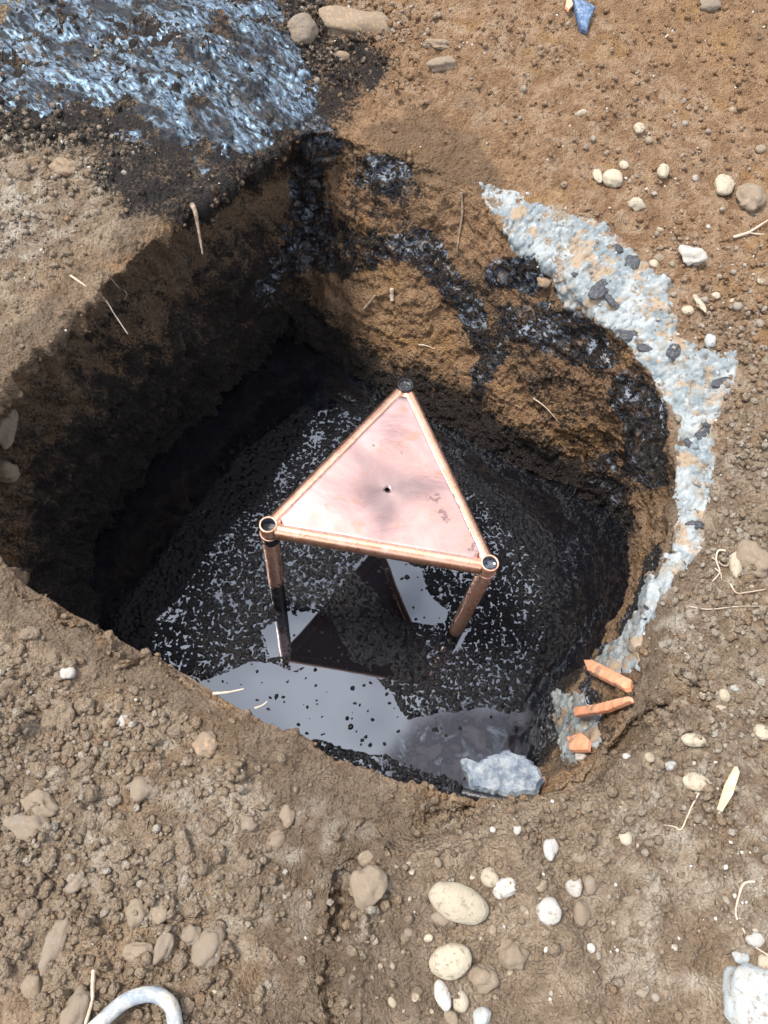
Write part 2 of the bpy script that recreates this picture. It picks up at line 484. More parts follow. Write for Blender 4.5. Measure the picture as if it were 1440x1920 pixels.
def catmull(P, u):
    """closed Catmull-Rom curve through P at parameters u (in control index units)"""
    n = len(P); P = P.reshape(n, -1)
    i = np.floor(u).astype(int); t = (u - i)[:, None]
    p0, p1, p2, p3 = P[(i - 1) % n], P[i % n], P[(i + 1) % n], P[(i + 2) % n]
    return 0.5 * (2 * p1 + (p2 - p0) * t + (2 * p0 - 5 * p1 + 4 * p2 - p3) * t ** 2 + (3 * p1 - p0 - 3 * p2 + p3) * t ** 3)

NWALL = 150
def base_grid(NC, NW, NG):
    n = len(RIM)
    uu = np.linspace(0, n, 4000, endpoint=False)
    rp = catmull(RIM, uu); rc = catmull(REACH, uu)[:, 0]
    seg = np.linalg.norm(np.roll(rp, -1, 0) - rp, axis=1) * (0.6 + 0.8 * rc)
    cum = np.concatenate([[0], np.cumsum(seg)])
    ucol = np.interp(np.linspace(0, cum[-1], NC, endpoint=False), cum, np.concatenate([uu, [n]]))
    rim = catmull(RIM, ucol); wl = catmull(WLN, ucol); reach = catmull(REACH, ucol)[:, 0]; und = catmull(UNDER, ucol)[:, 0]
    out = rim[:, :2] - PIT_C; out /= np.linalg.norm(out, axis=1)[:, None]
    rows = []
    Vc = []
    zb = ZL - 0.10
    for k in range(NW):
        t = k / NW
        a = t ** 1.15
        xy = wl + (rim[:, :2] - wl) * a
        # the wall is hollowed out low down, most of all on the left
        bump = math.sin(math.pi * (t / 0.985) ** 2.3) if t < 0.985 else 0.0
        xy = xy + out * (und * bump)[:, None]
        z = zb + (rim[:, 2] - zb) * t
        rows.append(np.column_stack([xy, z])); Vc.append(-0.75 * (1 - t))
    for k in range(NG):
        t = k / (NG - 1)
        d = reach * (0.55 * t + 0.45 * t * t)
        xy = rim[:, :2] + out * d[:, None]
        z = ground_z(xy[:, 0], xy[:, 1])
        z0 = ground_z(rim[:, 0], rim[:, 1])
        z = z + (rim[:, 2] - z0) * np.exp(-(d / 0.30))
        rows.append(np.column_stack([xy, z])); Vc.append((0.55 * t + 0.45 * t * t) * 1.2)
    G = np.array(rows)
    return G, ucol, np.array(Vc)

LEDGE = [on_plane(x, y, 0.02)[:2] for x, y in
         ((640, 2300), (655, 1920), (648, 1780), (668, 1660), (712, 1585), (790, 1560), (880, 1545), (960, 1525), (1030, 1500), (1120, 1470), (1200, 1400), (1260, 1330), (1900, 1400), (2300, 2500))]
def ground_z(x, y):
    P = np.column_stack([x, y, np.zeros(len(x))])
    z = 0.035 * fbm(P, 1.3, 3, seed=3)
    z = z + 0.16 * np.maximum(0, y - 1.75) * sstep(-0.5, 0.1, x)      # the far bank climbs gently
    z = z + 0.10 * sstep(-0.25, -0.75, x) * sstep(0.55, 1.0, y)        # the left bank stands higher
    z = z - 0.06 * np.maximum(0, y - 1.9) * sstep(-0.2, -0.6, x)
    sd = poly_sd(x, y, LEDGE)
    w = 0.012 * fbm(P, 14, 3, seed=9)
    z = z + 0.085 * sstep(-0.022, 0.016, sd + 1.6 * w) * sstep(1.1, 0.6, y)
    gate = sstep(-0.45, 0.10, fbm(P, 9, 3, seed=15)) * sstep(0.6, 0.4, y)
    e = sd + 1.6 * w
    z = z - 0.040 * np.exp(-((e + 0.020) / 0.010) ** 2) * gate + 0.014 * np.exp(-((e - 0.022) / 0.018) ** 2) * gate
    return z

def relax(G, n, lo, hi):
    A = G[lo:hi].copy()
    for _ in range(n):
        A[1:-1] = 0.5 * A[1:-1] + 0.25 * (A[2:] + A[:-2])
    G[lo:hi] = A
    return G

def grid_normals(G):
    du = np.roll(G, -1, 1) - np.roll(G, 1, 1)
    dv = np.empty_like(G); dv[1:-1] = G[2:] - G[:-2]; dv[0] = G[1] - G[0]; dv[-1] = G[-1] - G[-2]
    # columns run clockwise seen from above; make the normal point up / into the pit
    nrm = np.cross(dv, du)
    nrm /= np.linalg.norm(nrm, axis=2, keepdims=True) + 1e-12
    return nrm

NC, NG = 1500, 290
G, UCOL, VROW = base_grid(NC, NWALL, NG)
G = relax(G, 16, NWALL - 40, NWALL + 40)
Nn = grid_normals(G)
if Nn[NWALL + 100, :, 2].mean() < 0:
    Nn = -Nn
NR = G.shape[0]

# coarse copy of the undisturbed surface: finds where on the ground a stain or a thing lies
def coarse_bvh(A, su, sv):
    B = A[::sv, ::su]; r, c = B.shape[:2]
    vs_ = B.reshape(-1, 3).tolist()
    idx = np.arange(r * c).reshape(r, c)
    q = np.stack([idx[:-1], np.roll(idx[:-1], -1, 1), np.roll(idx[1:], -1, 1), idx[1:]], -1).reshape(-1, 4)
    return BVHTree.FromPolygons(vs_, q.tolist()), c
bvh0, c0 = coarse_bvh(G, 2, 2)
def surf_uv(px, py):
    """photo position -> coordinates ON the ground surface (metres round the pit, metres out from the rim)"""
    loc, nrm, i, d = bvh0.ray_cast(Vector(CAM), Vector(ray(px, py)))
    if loc is None:
        return None
    r, c = divmod(i, c0)
    return ((c * 2 + 1) / NC * 5.2, float(VROW[min(NR - 1, r * 2 + 1)]))

UU, VV = np.meshgrid(np.arange(NC) / NC * 5.2, VROW)
Pf = G.reshape(-1, 3)
WARP1 = (0.022 * fbm(Pf, 9, 4, seed=21) + 0.010 * fbm(Pf, 40, 3, seed=22)).reshape(NR, NC)
WARP2 = (0.022 * fbm(Pf, 9, 4, seed=31) + 0.010 * fbm(Pf, 40, 3, seed=32)).reshape(NR, NC)
def region(polys, soft=0.02, warp=1.0):
    """soft-edged mask of patches outlined on the ground surface"""
    out = np.zeros((NR, NC), np.float32)
    for poly in polys:
        uv = [surf_uv(*p) for p in poly]
        uv = [p for p in uv if p]
        if len(uv) < 3: continue
        us = [p[0] for p in uv]; vs_ = [p[1] for p in uv]
        m = 0.12
        c_lo, c_hi = max(0, int((min(us) - m) / 5.2 * NC)), min(NC, int((max(us) + m) / 5.2 * NC) + 1)
        rr = np.where((VROW > min(vs_) - m) & (VROW < max(vs_) + m))[0]
        r_lo, r_hi = rr[0], rr[-1] + 1
        X = UU[r_lo:r_hi, c_lo:c_hi] + warp * WARP1[r_lo:r_hi, c_lo:c_hi]
        Y = VV[r_lo:r_hi, c_lo:c_hi] + warp * WARP2[r_lo:r_hi, c_lo:c_hi]
        s = poly_sd(X, Y, uv)
        out[r_lo:r_hi, c_lo:c_hi] = np.maximum(out[r_lo:r_hi, c_lo:c_hi], sstep(-soft, soft, s))
    return out

SLURRY = [[(883, 333), (905, 336), (960, 352), (1010, 372), (1060, 392), (1105, 412), (1150, 447), (1190, 480), (1240, 530), (1272, 575), (1288, 625), (1310, 660), (1378, 670), (1378, 705), (1360, 760), (1328, 800), (1345, 850), (1355, 900), (1330, 960), (1325, 1010), (1290, 1060), (1250, 1105), (1228, 1125), (1222, 1090), (1262, 1010), (1268, 930), (1266, 850), (1262, 780), (1228, 720), (1172, 650), (1120, 600), (1060, 578), (1032, 540), (1000, 490), (962, 468), (945, 425), (910, 380)],
          [(1205, 1075), (1240, 1090), (1232, 1140), (1200, 1195), (1190, 1255), (1150, 1262), (1105, 1235), (1055, 1232), (1052, 1192), (1110, 1192), (1160, 1185), (1195, 1130)],
          [(995, 1325), (1040, 1296), (1085, 1300), (1125, 1345), (1120, 1385), (1075, 1425), (1040, 1400), (1030, 1360)]]
TARS = [[(905, 500), (940, 470), (1000, 470), (1035, 520), (1010, 550), (950, 545), (910, 530)],
        [(930, 570), (1000, 560), (1060, 580), (1130, 610), (1155, 680), (1120, 700), (1060, 680), (1000, 650), (950, 640), (900, 660), (880, 620)],
        [(1140, 690), (1185, 700), (1240, 765), (1258, 800), (1255, 900), (1215, 930), (1160, 900), (1170, 820), (1140, 760)],
        [(1080, 865), (1150, 850), (1165, 930), (1150, 975), (1100, 915)],
        [(1195, 1050), (1240, 1010), (1225, 1110), (1190, 1180), (1140, 1210), (1110, 1196), (1185, 1125)],
        [(540, 215), (605, 205), (640, 260), (610, 330), (630, 420), (640, 520), (560, 515), (500, 590), (480, 545), (540, 400), (555, 300)],
        [(650, 295), (700, 270), (770, 300), (775, 360), (735, 385), (700, 370), (660, 350)],
        [(690, 445), (760, 420), (800, 440), (850, 510), (900, 560), (940, 650), (905, 690), (850, 590), (780, 500), (705, 480)],
        [(625, 410), (700, 425), (740, 470), (700, 515), (640, 525)],
        [(880, 700), (930, 640), (960, 660), (920, 720), (885, 750)],
        [(960, 1305), (1010, 1255), (1050, 1195), (1130, 1198), (1165, 1235), (1110, 1250), (1125, 1300), (1080, 1335), (1000, 1328)],
        [(985, 1340), (1030, 1310), (1060, 1370), (1010, 1400), (985, 1395)],
        [(1040, 1400), (1070, 1385), (1100, 1410), (1060, 1425)]]
BANK = [[(-200, -80), (470, -80), (545, 70), (605, 180), (600, 218), (505, 265), (480, 300), (400, 318), (340, 285), (250, 262), (200, 215), (120, 190), (60, 205), (-200, 230)]]
SOOT = [[(-200, -200), (560, -200), (600, 60), (740, 100), (725, 160), (690, 185), (640, 230), (560, 330), (470, 380), (380, 420), (330, 440), (240, 400), (150, 300), (60, 290), (-200, 300)],
        [(560, -60), (640, 20), (600, 100), (560, 60)]]
SOOT2 = [[(620, 250), (780, 270), (800, 400), (870, 500), (960, 480), (1050, 530), (1180, 650), (1262, 790), (1255, 960), (1150, 975), (1060, 860), (960, 700), (860, 640), (780, 520), (620, 540)],
         [(960, 1250), (1180, 1190), (1200, 1280), (1100, 1440), (1000, 1440), (940, 1400)]]
PALE = [[(1215, 1120), (1330, 1060), (1330, 1180), (1230, 1300), (1190, 1260)], [(660, 1700), (720, 1620), (780, 1720), (760, 1900), (650, 1920)],
        [(-60, 300), (60, 300), (120, 360), (90, 480), (-60, 560)]]
CRUMB = [[(-300, 1180), (260, 1240), (380, 1330), (480, 1420), (520, 1600), (480, 1800), (520, 2100), (-300, 2100)],
         [(640, 1620), (900, 1540), (1100, 1580), (1500, 1500), (1700, 2100), (640, 2100)], [(1050, 450), (1600, 150), (1600, 500), (1350, 650), (1300, 560)]]
SLP = [region([p], 0.014, 1.1) for p in SLURRY]
m_slurry = np.maximum.reduce(SLP)
TARM = [region([p], 0.016, 1.3) for p in TARS]
m_tar = np.maximum.reduce(TARM)
m_bank = region(BANK, 0.07, 2.2)
m_soot = region(SOOT, 0.05, 1.5)
m_soot2 = region(SOOT2, 0.06, 1.5) * 0.46
m_pale = np.maximum(region(PALE, 0.09, 1.8) * 0.6, region([SLURRY[0]], 0.05, 1.6) * 0.75)
m_crumb = region(CRUMB, 0.10, 1.5)
PLATEAU = [[(655, 1930), (648, 1780), (668, 1660), (712, 1585), (790, 1560), (880, 1545), (960, 1525), (1040, 1510), (1100, 1560), (1080, 1700), (1000, 1930)]]
CHUTE = [[(490, 1400), (620, 1430), (800, 1495), (900, 1520), (780, 1552), (700, 1580), (655, 1660), (635, 1800), (640, 1940), (500, 1940), (520, 1700), (560, 1560)]]
m_plat = region(PLATEAU, 0.05, 1.6); m_chute = region(CHUTE, 0.05, 1.4)
m_pale = np.maximum(m_pale, 0.42 * m_plat)

X, Y, Z = G[..., 0], G[..., 1], G[..., 2]
wallv = sstep(0.06, -0.04, VV)
# warm subsoil on the far bank and in the walls, greyer trodden topsoil nearby and on the left bank
tone = 0.18 + 0.75 * sstep(0.95, 1.75, Y) * sstep(-0.55, -0.2, X) + 0.45 * wallv
tone = np.clip(tone, 0, 1)
# liquid has splashed the foot of the walls black
splash_shade = sstep(ZL + 0.26, ZL + 0.04, Z + 2.2 * WARP1) * wallv
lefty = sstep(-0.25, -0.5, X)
splash_shade = np.maximum(splash_shade, (0.22 + 0.60 * sstep(ZL + 0.62, ZL + 0.16, Z + 4.0 * WARP2)) * sstep(0.01, -0.06, VV) * lefty)  # left wall blackened higher up: the overhang's shade painted into the soil colour
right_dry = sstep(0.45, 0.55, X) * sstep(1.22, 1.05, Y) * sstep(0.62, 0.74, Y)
splash_shade = splash_shade * (1 - 0.75 * right_dry)
soot_shade = np.clip(np.maximum.reduce([m_soot * 0.72, m_soot2, splash_shade, m_tar * 0.75]), 0, 1)  # black soil, tar and splash stains, plus the left wall's painted shade

# relief
big = fbm(Pf, 2.6, 4, seed=41).reshape(NR, NC)
mid = fbm(Pf, 11, 4, seed=51).reshape(NR, NC)
rid = fbm(Pf, 26, 4, 0.55, seed=61, ridged=True).reshape(NR, NC)
fine = fbm(Pf, 85, 3, 0.6, seed=71).reshape(NR, NC)
clA = caps(Pf, 0.060, 0.008, 0.028, 81, 0.8).reshape(NR, NC)
clB = caps(Pf, 0.026, 0.003, 0.013, 82).reshape(NR, NC)
clC = caps(Pf, 0.012, 0.002, 0.0065, 83).reshape(NR, NC)
smooth_ur = sstep(1.45, 1.8, Y) * sstep(-0.3, 0.0, X)
cr = (0.42 + 0.62 * m_crumb) * (1 - 0.6 * smooth_ur) * (1 - 0.6 * m_chute)
cr = cr * (1 - 0.6 * wallv) * (0.65 + 0.7 * sstep(-0.3, 0.4, mid))
DISP = 0.022 * big * (1 - 0.4 * wallv) + 0.016 * mid * (1 + 0.5 * wallv) + 0.006 * rid * (0.5 + 1.3 * wallv) + 0.0075 * fine * (1 - 0.6 * m_bank)
DISP += cr * (0.70 * clA + 1.05 * clB + 1.0 * clC) + (1 - 0.4 * wallv) * 0.55 * clC
DISP -= 0.012 * wallv
lw = wallv * sstep(-0.2, -0.45, X)
DISP += lw * (0.040 * mid + 0.020 * rid + 0.7 * clA + 0.5 * clB)
DISP += m_bank * (0.006 * rid)
DISP += 0.0030 * vnoise(Pf * 210.0, 77).reshape(NR, NC) * (1 - 0.95 * m_bank)
D = G + Nn * DISP[..., None]
# rows beyond the part in view: the ground runs on to the horizon
last = D[-1]
outd = last[:, :2] - PIT_C; outd /= np.linalg.norm(outd, axis=1)[:, None]
ext = []
for k in range(1, 15):
    d = 0.05 * (1.75 ** k)
    xy = last[:, :2] + outd * d
    zz = last[:, 2] * math.exp(-d / 0.6) + ground_z(xy[:, 0], xy[:, 1]).clip(-0.1, 0.35) * (1 - math.exp(-d / 0.6)) + 0.02 * fbm(np.column_stack([xy, np.zeros(NC)]), 7, 3, seed=5)
    ext.append(np.column_stack([xy, zz]))
ALL = np.concatenate([D, np.array(ext)], 0)
NRA = ALL.shape[0]
def padrow(a): return np.concatenate([a, np.repeat(a[-1:], NRA - NR, 0)], 0)
idx = np.arange(NRA * NC).reshape(NRA, NC)
def quads_of(ix):
    return np.stack([ix[:-1], np.roll(ix[:-1], -1, 1), np.roll(ix[1:], -1, 1), ix[1:]], -1)
Q = quads_of(idx).reshape(-1, 4)
# face winding so that normals point up
v0, v1, v3 = ALL.reshape(-1, 3)[Q[NC * 300, 0]], ALL.reshape(-1, 3)[Q[NC * 300, 1]], ALL.reshape(-1, 3)[Q[NC * 300, 3]]
FLIP = np.cross(v1 - v0, v3 - v0)[2] < 0
if FLIP: Q = Q[:, ::-1]
brk = fbm(Pf, 34, 3, 0.6, seed=91).reshape(NR, NC)
brk2 = fbm(Pf, 9, 4, 0.6, seed=92).reshape(NR, NC)
damp_shade = np.clip(fbm(Pf, 3.2, 4, 0.6, seed=95).reshape(NR, NC) + 0.6 * m_chute - 0.3 * m_plat + 0.4 * wallv * lefty, -1, 1)  # random damp patches, darker chute, and shade painted onto the left wall
wetm = np.clip(m_tar + splash_shade + 0.35 * m_soot2, 0, 1)
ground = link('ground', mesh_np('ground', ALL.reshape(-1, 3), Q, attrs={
    'tone': padrow(tone).ravel(), 'soot_shade': padrow(soot_shade).ravel(), 'wet': padrow(wetm).ravel(), 'pale': padrow(m_pale).ravel(),
    'mottle_a': padrow(brk2).ravel(), 'damp_shade': padrow(damp_shade).ravel(), 'mottle_b': padrow(brk).ravel()}), M_SOIL, kind='structure')
ground['label'] = 'brown soil ground with the open pit dug into it'

bvh, cD = coarse_bvh(D, 2, 2)
def hit(px, py):
    loc, nrm, i, d = bvh.ray_cast(Vector(CAM), Vector(ray(px, py)))
    if loc is None:
        loc, nrm = Vector(on_plane(px, py, 0.0)), Vector((0, 0, 1))
    if nrm.dot(Vector(ray(px, py))) > 0: nrm = -nrm
    return loc, nrm, d

# ------------------------------------------------------------------ layers lying on the soil
ND = grid_normals(D)
if ND[NWALL + 100, :, 2].mean() < 0: ND = -ND
NS = grid_normals(relax(D.copy(), 6, 0, NR))
if NS[NWALL + 100, :, 2].mean() < 0: NS = -NS
RELAXED = {0: D, 12: relax(D.copy(), 12, 0, NR), 2: relax(D.copy(), 2, 0, NR), 3: relax(D.copy(), 3, 0, NR)}
def layer(name, mask, thick, mat, label, cat, lump=None, group=None, smoothing=0, kind=None):
    B = RELAXED[smoothing]
    t = thick * sstep(0.25, 0.75, mask) - 0.004
    if lump is not None: t = t + lump * sstep(0.3, 0.7, mask)
    L = B + NS * t[..., None]
    ix = np.arange(NR * NC).reshape(NR, NC)
    Qm = quads_of(ix)
    keep = np.maximum(np.maximum(mask[:-1], mask[1:]), np.maximum(np.roll(mask, -1, 1)[:-1], np.roll(mask, -1, 1)[1:])) > 0.2
    Qk = Qm[keep]
    if FLIP: Qk = Qk[:, ::-1]
    used, inv = np.unique(Qk.ravel(), return_inverse=True)
    o = link(name, mesh_np(name, L.reshape(-1, 3)[used], inv.reshape(-1, 4)), mat)
    o['label'] = label; o['category'] = cat
    if group: o['group'] = group
    if kind: o['kind'] = kind
    return o
wrk = fbm(Pf * np.array([1, 1, 0.6]), 45, 3, 0.6, seed=93, ridged=True).reshape(NR, NC)
s1 = np.clip(m_slurry * 1.15 - 0.8 * sstep(0.12, 0.45, brk2) - 0.5 * sstep(0.10, 0.40, brk) - 0.9 * (1 - region([SLURRY[0]], 0.05, 1.8)) * sstep(-0.2, 0.3, fine + 0.6 * brk), 0, 1)
inner = (VV > -0.12)
up_half = (UU > 0)
def broken(m, a=0.55, b=0.35): return np.clip(m * 1.2 - a * sstep(0.05, 0.5, brk2) - b * sstep(0.0, 0.4, brk) - 0.35 * sstep(0.0, 0.4, fine), 0, 1)
layer('slurry_crust', np.minimum(s1, SLP[0]), 0.0060, M_SLURRY, 'long pale blue-grey dried slurry crust along the right rim of the pit', 'slurry crust', 0.004 * wrk + 0.006 * brk + 0.004 * fine, smoothing=3)
layer('slurry_crust', broken(SLP[1], 0.15, 0.15), 0.007, M_SLURRY, 'pale grey slurry smear on the rim above the longest orange strip', 'slurry crust', 0.004 * wrk, smoothing=3)
layer('slurry_crust', broken(SLP[2], 0.25, 0.5), 0.007, M_SLURRY, 'small pale slurry flake beside the thin orange strip', 'slurry crust', 0.004 * wrk, smoothing=3)
TARL = ['crumpled shiny black tar patch just under the tip of the slurry crust', 'broad grey-filmed tar smear below the middle of the slurry crust', 'tall dark tar smear down the right pit wall inside the crust',
        'small tar patch at the waterline of the far right wall', 'narrow blue-black tar streak running down to the liquid at lower right', 'thick black tar run in the back left corner of the pit',
        'lumpy grey-black tar clot on the far wall near the top', 'diagonal black tar streak down the middle of the far wall', 'black tar blotch beside the back left corner run',
        'thin dark tar dribble low on the far wall', 'folded black tar sheet left of the orange strips', 'torn black tar scrap at the liquid edge near the grey chunk', 'little tar ring below the square orange piece']
for k, poly in enumerate(TARS):
    mk = TARM[k]
    film = k in (1, 2, 4, 10)
    layer('tar_smear', broken(mk, 0.2 if k in (4, 10, 11, 12) else (0.45 if k in (0, 2, 5) else 0.8), 0.35 if k in (4, 10, 11, 12) else 0.75), 0.0035, M_TARFILM if film else M_TAR, TARL[k], 'tar smear',
          (0.006 if k in (0, 10) else 0.002) * wrk + (0.006 * clC if k in (5, 6, 7, 8) else 0), 'tar smears on the pit walls', smoothing=2)
layer('tar_coating', np.clip(m_bank * 1.1 - 0.75 * sstep(0.05, 0.5, brk2) - 0.45 * sstep(0.1, 0.5, brk), 0, 1), 0.007, M_BANK, 'slick blue-black tar coating trodden over the top left bank', 'tar coating', 0.005 * wrk + 0.006 * brk + 0.002 * fine, smoothing=12)

# ------------------------------------------------------------------ black liquid and what floats on it
def liquid():
    n = 160
    xs = np.linspace(-1.15, 1.05, n); ys = np.linspace(-0.05, 2.05, n)
    Xg, Yg = np.meshgrid(xs, ys)
    Pn = np.column_stack([Xg.ravel(), Yg.ravel(), np.full(n * n, ZL)])
    scp = [on_plane(x, y, ZL)[:2] for x, y in ((735, 1400), (770, 1345), (840, 1325), (930, 1335), (985, 1330), (975, 1400), (900, 1440), (860, 1520), (760, 1480), (720, 1430))]
    sd = poly_sd(Pn[:, 0], Pn[:, 1], scp) + 0.03 * fbm(Pn, 12, 4, seed=101)
    ix = np.arange(n * n).reshape(n, n)
    Ql = np.stack([ix[:-1, :-1], ix[:-1, 1:], ix[1:, 1:], ix[1:, :-1]], -1).reshape(-1, 4)
    o = link('liquid', mesh_np('liquid', Pn, Ql, attrs={'scum': sstep(-0.03, 0.04, sd)}), M_LIQ, kind='structure')
    o['label'] = 'still black liquid filling the bottom of the pit'
liquid()

def granules():
    st = 0.0022
    xs = np.arange(-0.72, 0.74, st); ys = np.arange(0.16, 1.52, st)
    Xg, Yg = np.meshgrid(xs, ys); r, c = Xg.shape
    P = np.column_stack([Xg.ravel(), Yg.ravel(), np.zeros(r * c)])
    wx = P[:, 0] + 0.016 * fbm(P, 14, 4, seed=111); wy = P[:, 1] + 0.016 * fbm(P, 14, 4, seed=112)
    def pl(pts): return [on_plane(x, y, ZL)[:2] for x, y in pts]
    # the mat of granules, and the open water in it
    matp = pl(((565, 765), (700, 755), (770, 800), (860, 870), (960, 925), (1040, 1000), (1060, 1100), (1090, 1200), (1000, 1270), (985, 1335), (900, 1330), (830, 1335), (770, 1345), (740, 1300), (700, 1260), (655, 1235), (640, 1200), (560, 1260), (500, 1235), (470, 1230), (350, 1290), (220, 1200), (225, 1140), (290, 1060), (360, 960), (440, 860)))
    shore = pl(((590, 1395), (650, 1400), (720, 1415), (760, 1440), (860, 1470), (900, 1520), (740, 1500), (600, 1440)))
    opens = [pl(p) for p in (
        ((525, 1150), (580, 1150), (625, 1165), (655, 1210), (660, 1240), (545, 1260), (535, 1200)),
        ((660, 1060), (690, 1035), (790, 1062), (800, 1110), (842, 1140), (835, 1165), (806, 1176), (750, 1162), (715, 1130)),
        ((695, 1245), (735, 1245), (738, 1262), (715, 1275), (695, 1262)),
        ((535, 1050), (560, 1052), (548, 1066), (535, 1062)),
        ((480, 1180), (525, 1165), (540, 1230), (500, 1230)), ((855, 1200), (890, 1170), (880, 1195), (845, 1240)))]
    sd = np.maximum(poly_sd(wx, wy, matp), poly_sd(wx, wy, shore))
    for o_ in opens:
        sd = np.minimum(sd, -poly_sd(wx, wy, o_))
    m = sstep(-0.008, 0.010, sd)
    # loose drops in the open water near the edges of the mat
    strayp = pl(((480, 1230), (660, 1240), (760, 1340), (740, 1420), (600, 1400), (500, 1330), (440, 1270)))
    stray = sstep(-0.01, 0.02, poly_sd(wx, wy, strayp))
    jig = np.column_stack([P[:, 0] + 0.004 * fbm(P, 60, 2, seed=113), P[:, 1] + 0.004 * fbm(P, 60, 2, seed=114), P[:, 2]])
    jg2 = np.column_stack([P[:, 0] + 0.006 * fbm(P, 48, 3, seed=115), P[:, 1] + 0.006 * fbm(P, 48, 3, seed=116), P[:, 2]])
    a = caps(jg2, 0.0145, 0.0062, 0.0105, 121, 1.0, True)
    b = caps(jg2, 0.0092, 0.0040, 0.0068, 122, 1.0, True)
    loose = caps(jig, 0.040, 0.003, 0.0085, 123, 0.45, True)
    loose = np.maximum(loose, 0.9 * caps(jig, 0.022, 0.002, 0.005, 124, 0.20, True))
    dens = fbm(P, 9, 3, seed=131)
    near_edge = sstep(-0.10, 0.0, sd)
    # crooked little rills of open liquid between the granules
    r1 = 1 - np.abs(fbm(P, 34, 4, 0.55, seed=135)) * 2.2; r2 = 1 - np.abs(fbm(P, 85, 2, 0.55, seed=136)) * 2.2
    spot = sstep(-0.35, 0.25, fbm(P, 22, 3, 0.6, seed=137)) * (0.75 + 0.25 * sstep(0.25, -0.35, P[:, 0]))
    rill = np.maximum(sstep(0.915 - 0.09 * spot, 0.975, r1) * sstep(0.25, 0.6, spot), 0.9 * sstep(0.95 - 0.05 * spot, 0.985, r2) * sstep(0.2, 0.7, spot))
    gap = 0.0006 + 0.0075 * rill + 0.004 * sstep(0.28, 0.6, fbm(P, 8, 3, 0.6, seed=132))
    h = m * np.maximum(a, b) * (0.9 + 0.25 * dens) - m * gap
    h = np.maximum(h - 0.0006, np.where(m < 0.5, (stray + near_edge * 0.8).clip(0, 1) * loose - 0.001, -0.003))
    h = np.where((m < 0.02) & (stray + near_edge < 0.02), -0.004, h)
    Hh = h.reshape(r, c)
    ix = np.arange(r * c).reshape(r, c)
    Qg = np.stack([ix[:-1, :-1], ix[:-1, 1:], ix[1:, 1:], ix[1:, :-1]], -1)
    hm = np.maximum(np.maximum(Hh[:-1, :-1], Hh[:-1, 1:]), np.maximum(Hh[1:, 1:], Hh[1:, :-1]))
    Qg = Qg[hm > 0.0]
    used, inv = np.unique(Qg.ravel(), return_inverse=True)
    V = np.column_stack([P[:, 0], P[:, 1], ZL + np.maximum(h, -0.002)])[used]
    o = link('floating_granules', mesh_np('floating_granules', V, inv.reshape(-1, 4)), M_GRAN, kind='stuff')
    o['label'] = 'wet black granules floating in a mat on the liquid'
    o['category'] = 'granules'
granules()

# ------------------------------------------------------------------ the copper stand
def tube_mesh(name, r_out, length, z0=0.0, r_in=None, seg=40, rings=14, gunk=None, capped=False):
    """tube along +Z from z0 to z0+length, with a real bore when r_in is given"""
    V, Fq, gk = [], [], []
    prof = [(r_out, z0 + length * k / rings) for k in range(rings + 1)]
    if r_in:
        prof += [(r_out - 0.0006, z0 + length + 0.0008), (r_in + 0.0006, z0 + length + 0.0008), (r_in, z0 + length), (r_in, z0 + length - 0.05)]
    for (rr, z) in prof:
        for s in range(seg):
            a = 2 * math.pi * s / seg
            V.append((rr * math.cos(a), rr * math.sin(a), z)); gk.append(gunk(z, a) if gunk else 0)
    for k in range(len(prof) - 1):
        for s in range(seg):
            t = (s + 1) % seg
            Fq.append((k * seg + s, k * seg + t, (k + 1) * seg + t, (k + 1) * seg + s))
    return mesh_np(name, np.array(V), np.array(Fq), attrs={'gunk': np.array(gk, float)})

def disc_mesh(name, r, z, dish=0.0, rough=0.0, seg=36, rings=6):
    V, Fq = [(0, 0, z - dish)], []
    for k in range(1, rings + 1):
        for s in range(seg):
            a = 2 * math.pi * s / seg; rr = r * k / rings
            V.append((rr * math.cos(a), rr * math.sin(a), z - dish * (1 - (k / rings) ** 2) + rough * random.uniform(-1, 1)))
    me = bpy.data.meshes.new(name)
    faces = [(0, 1 + s, 1 + (s + 1) % seg) for s in range(seg)]
    for k in range(rings - 1):
        for s in range(seg):
            t = (s + 1) % seg
            faces.append((1 + k * seg + s, 1 + (k + 1) * seg + s, 1 + (k + 1) * seg + t, 1 + k * seg + t))
    me.from_pydata(V, [], faces)
    me.polygons.foreach_set('use_smooth', [True] * len(faces))
    return me

def bead_mesh(name, A, B, r, n=60):
    """an uneven weld bead from A to B"""
    A, B = Vector(A), Vector(B); d = (B - A).normalized(); up = Vector((0, 0, 1)); sd = d.cross(up)
    V, Fq, seg = [], [], 8
    for k in range(n + 1):
        t = k / n
        w = r * (0.75 + 0.5 * random.random()) * (0.15 + 0.85 * min(1, min(t, 1 - t) * 12))
        c = A.lerp(B, t) + sd * random.uniform(-0.3, 0.3) * r
        for s in range(seg):
            a = 2 * math.pi * s / seg
            V.append(tuple(c + sd * (w * math.cos(a)) + up * (w * 0.7 * math.sin(a))))
    for k in range(n):
        for s in range(seg):
            t = (s + 1) % seg
            Fq.append((k * seg + s, k * seg + t, (k + 1) * seg + t, (k + 1) * seg + s))
    return mesh_np(name, np.array(V), np.array(Fq))

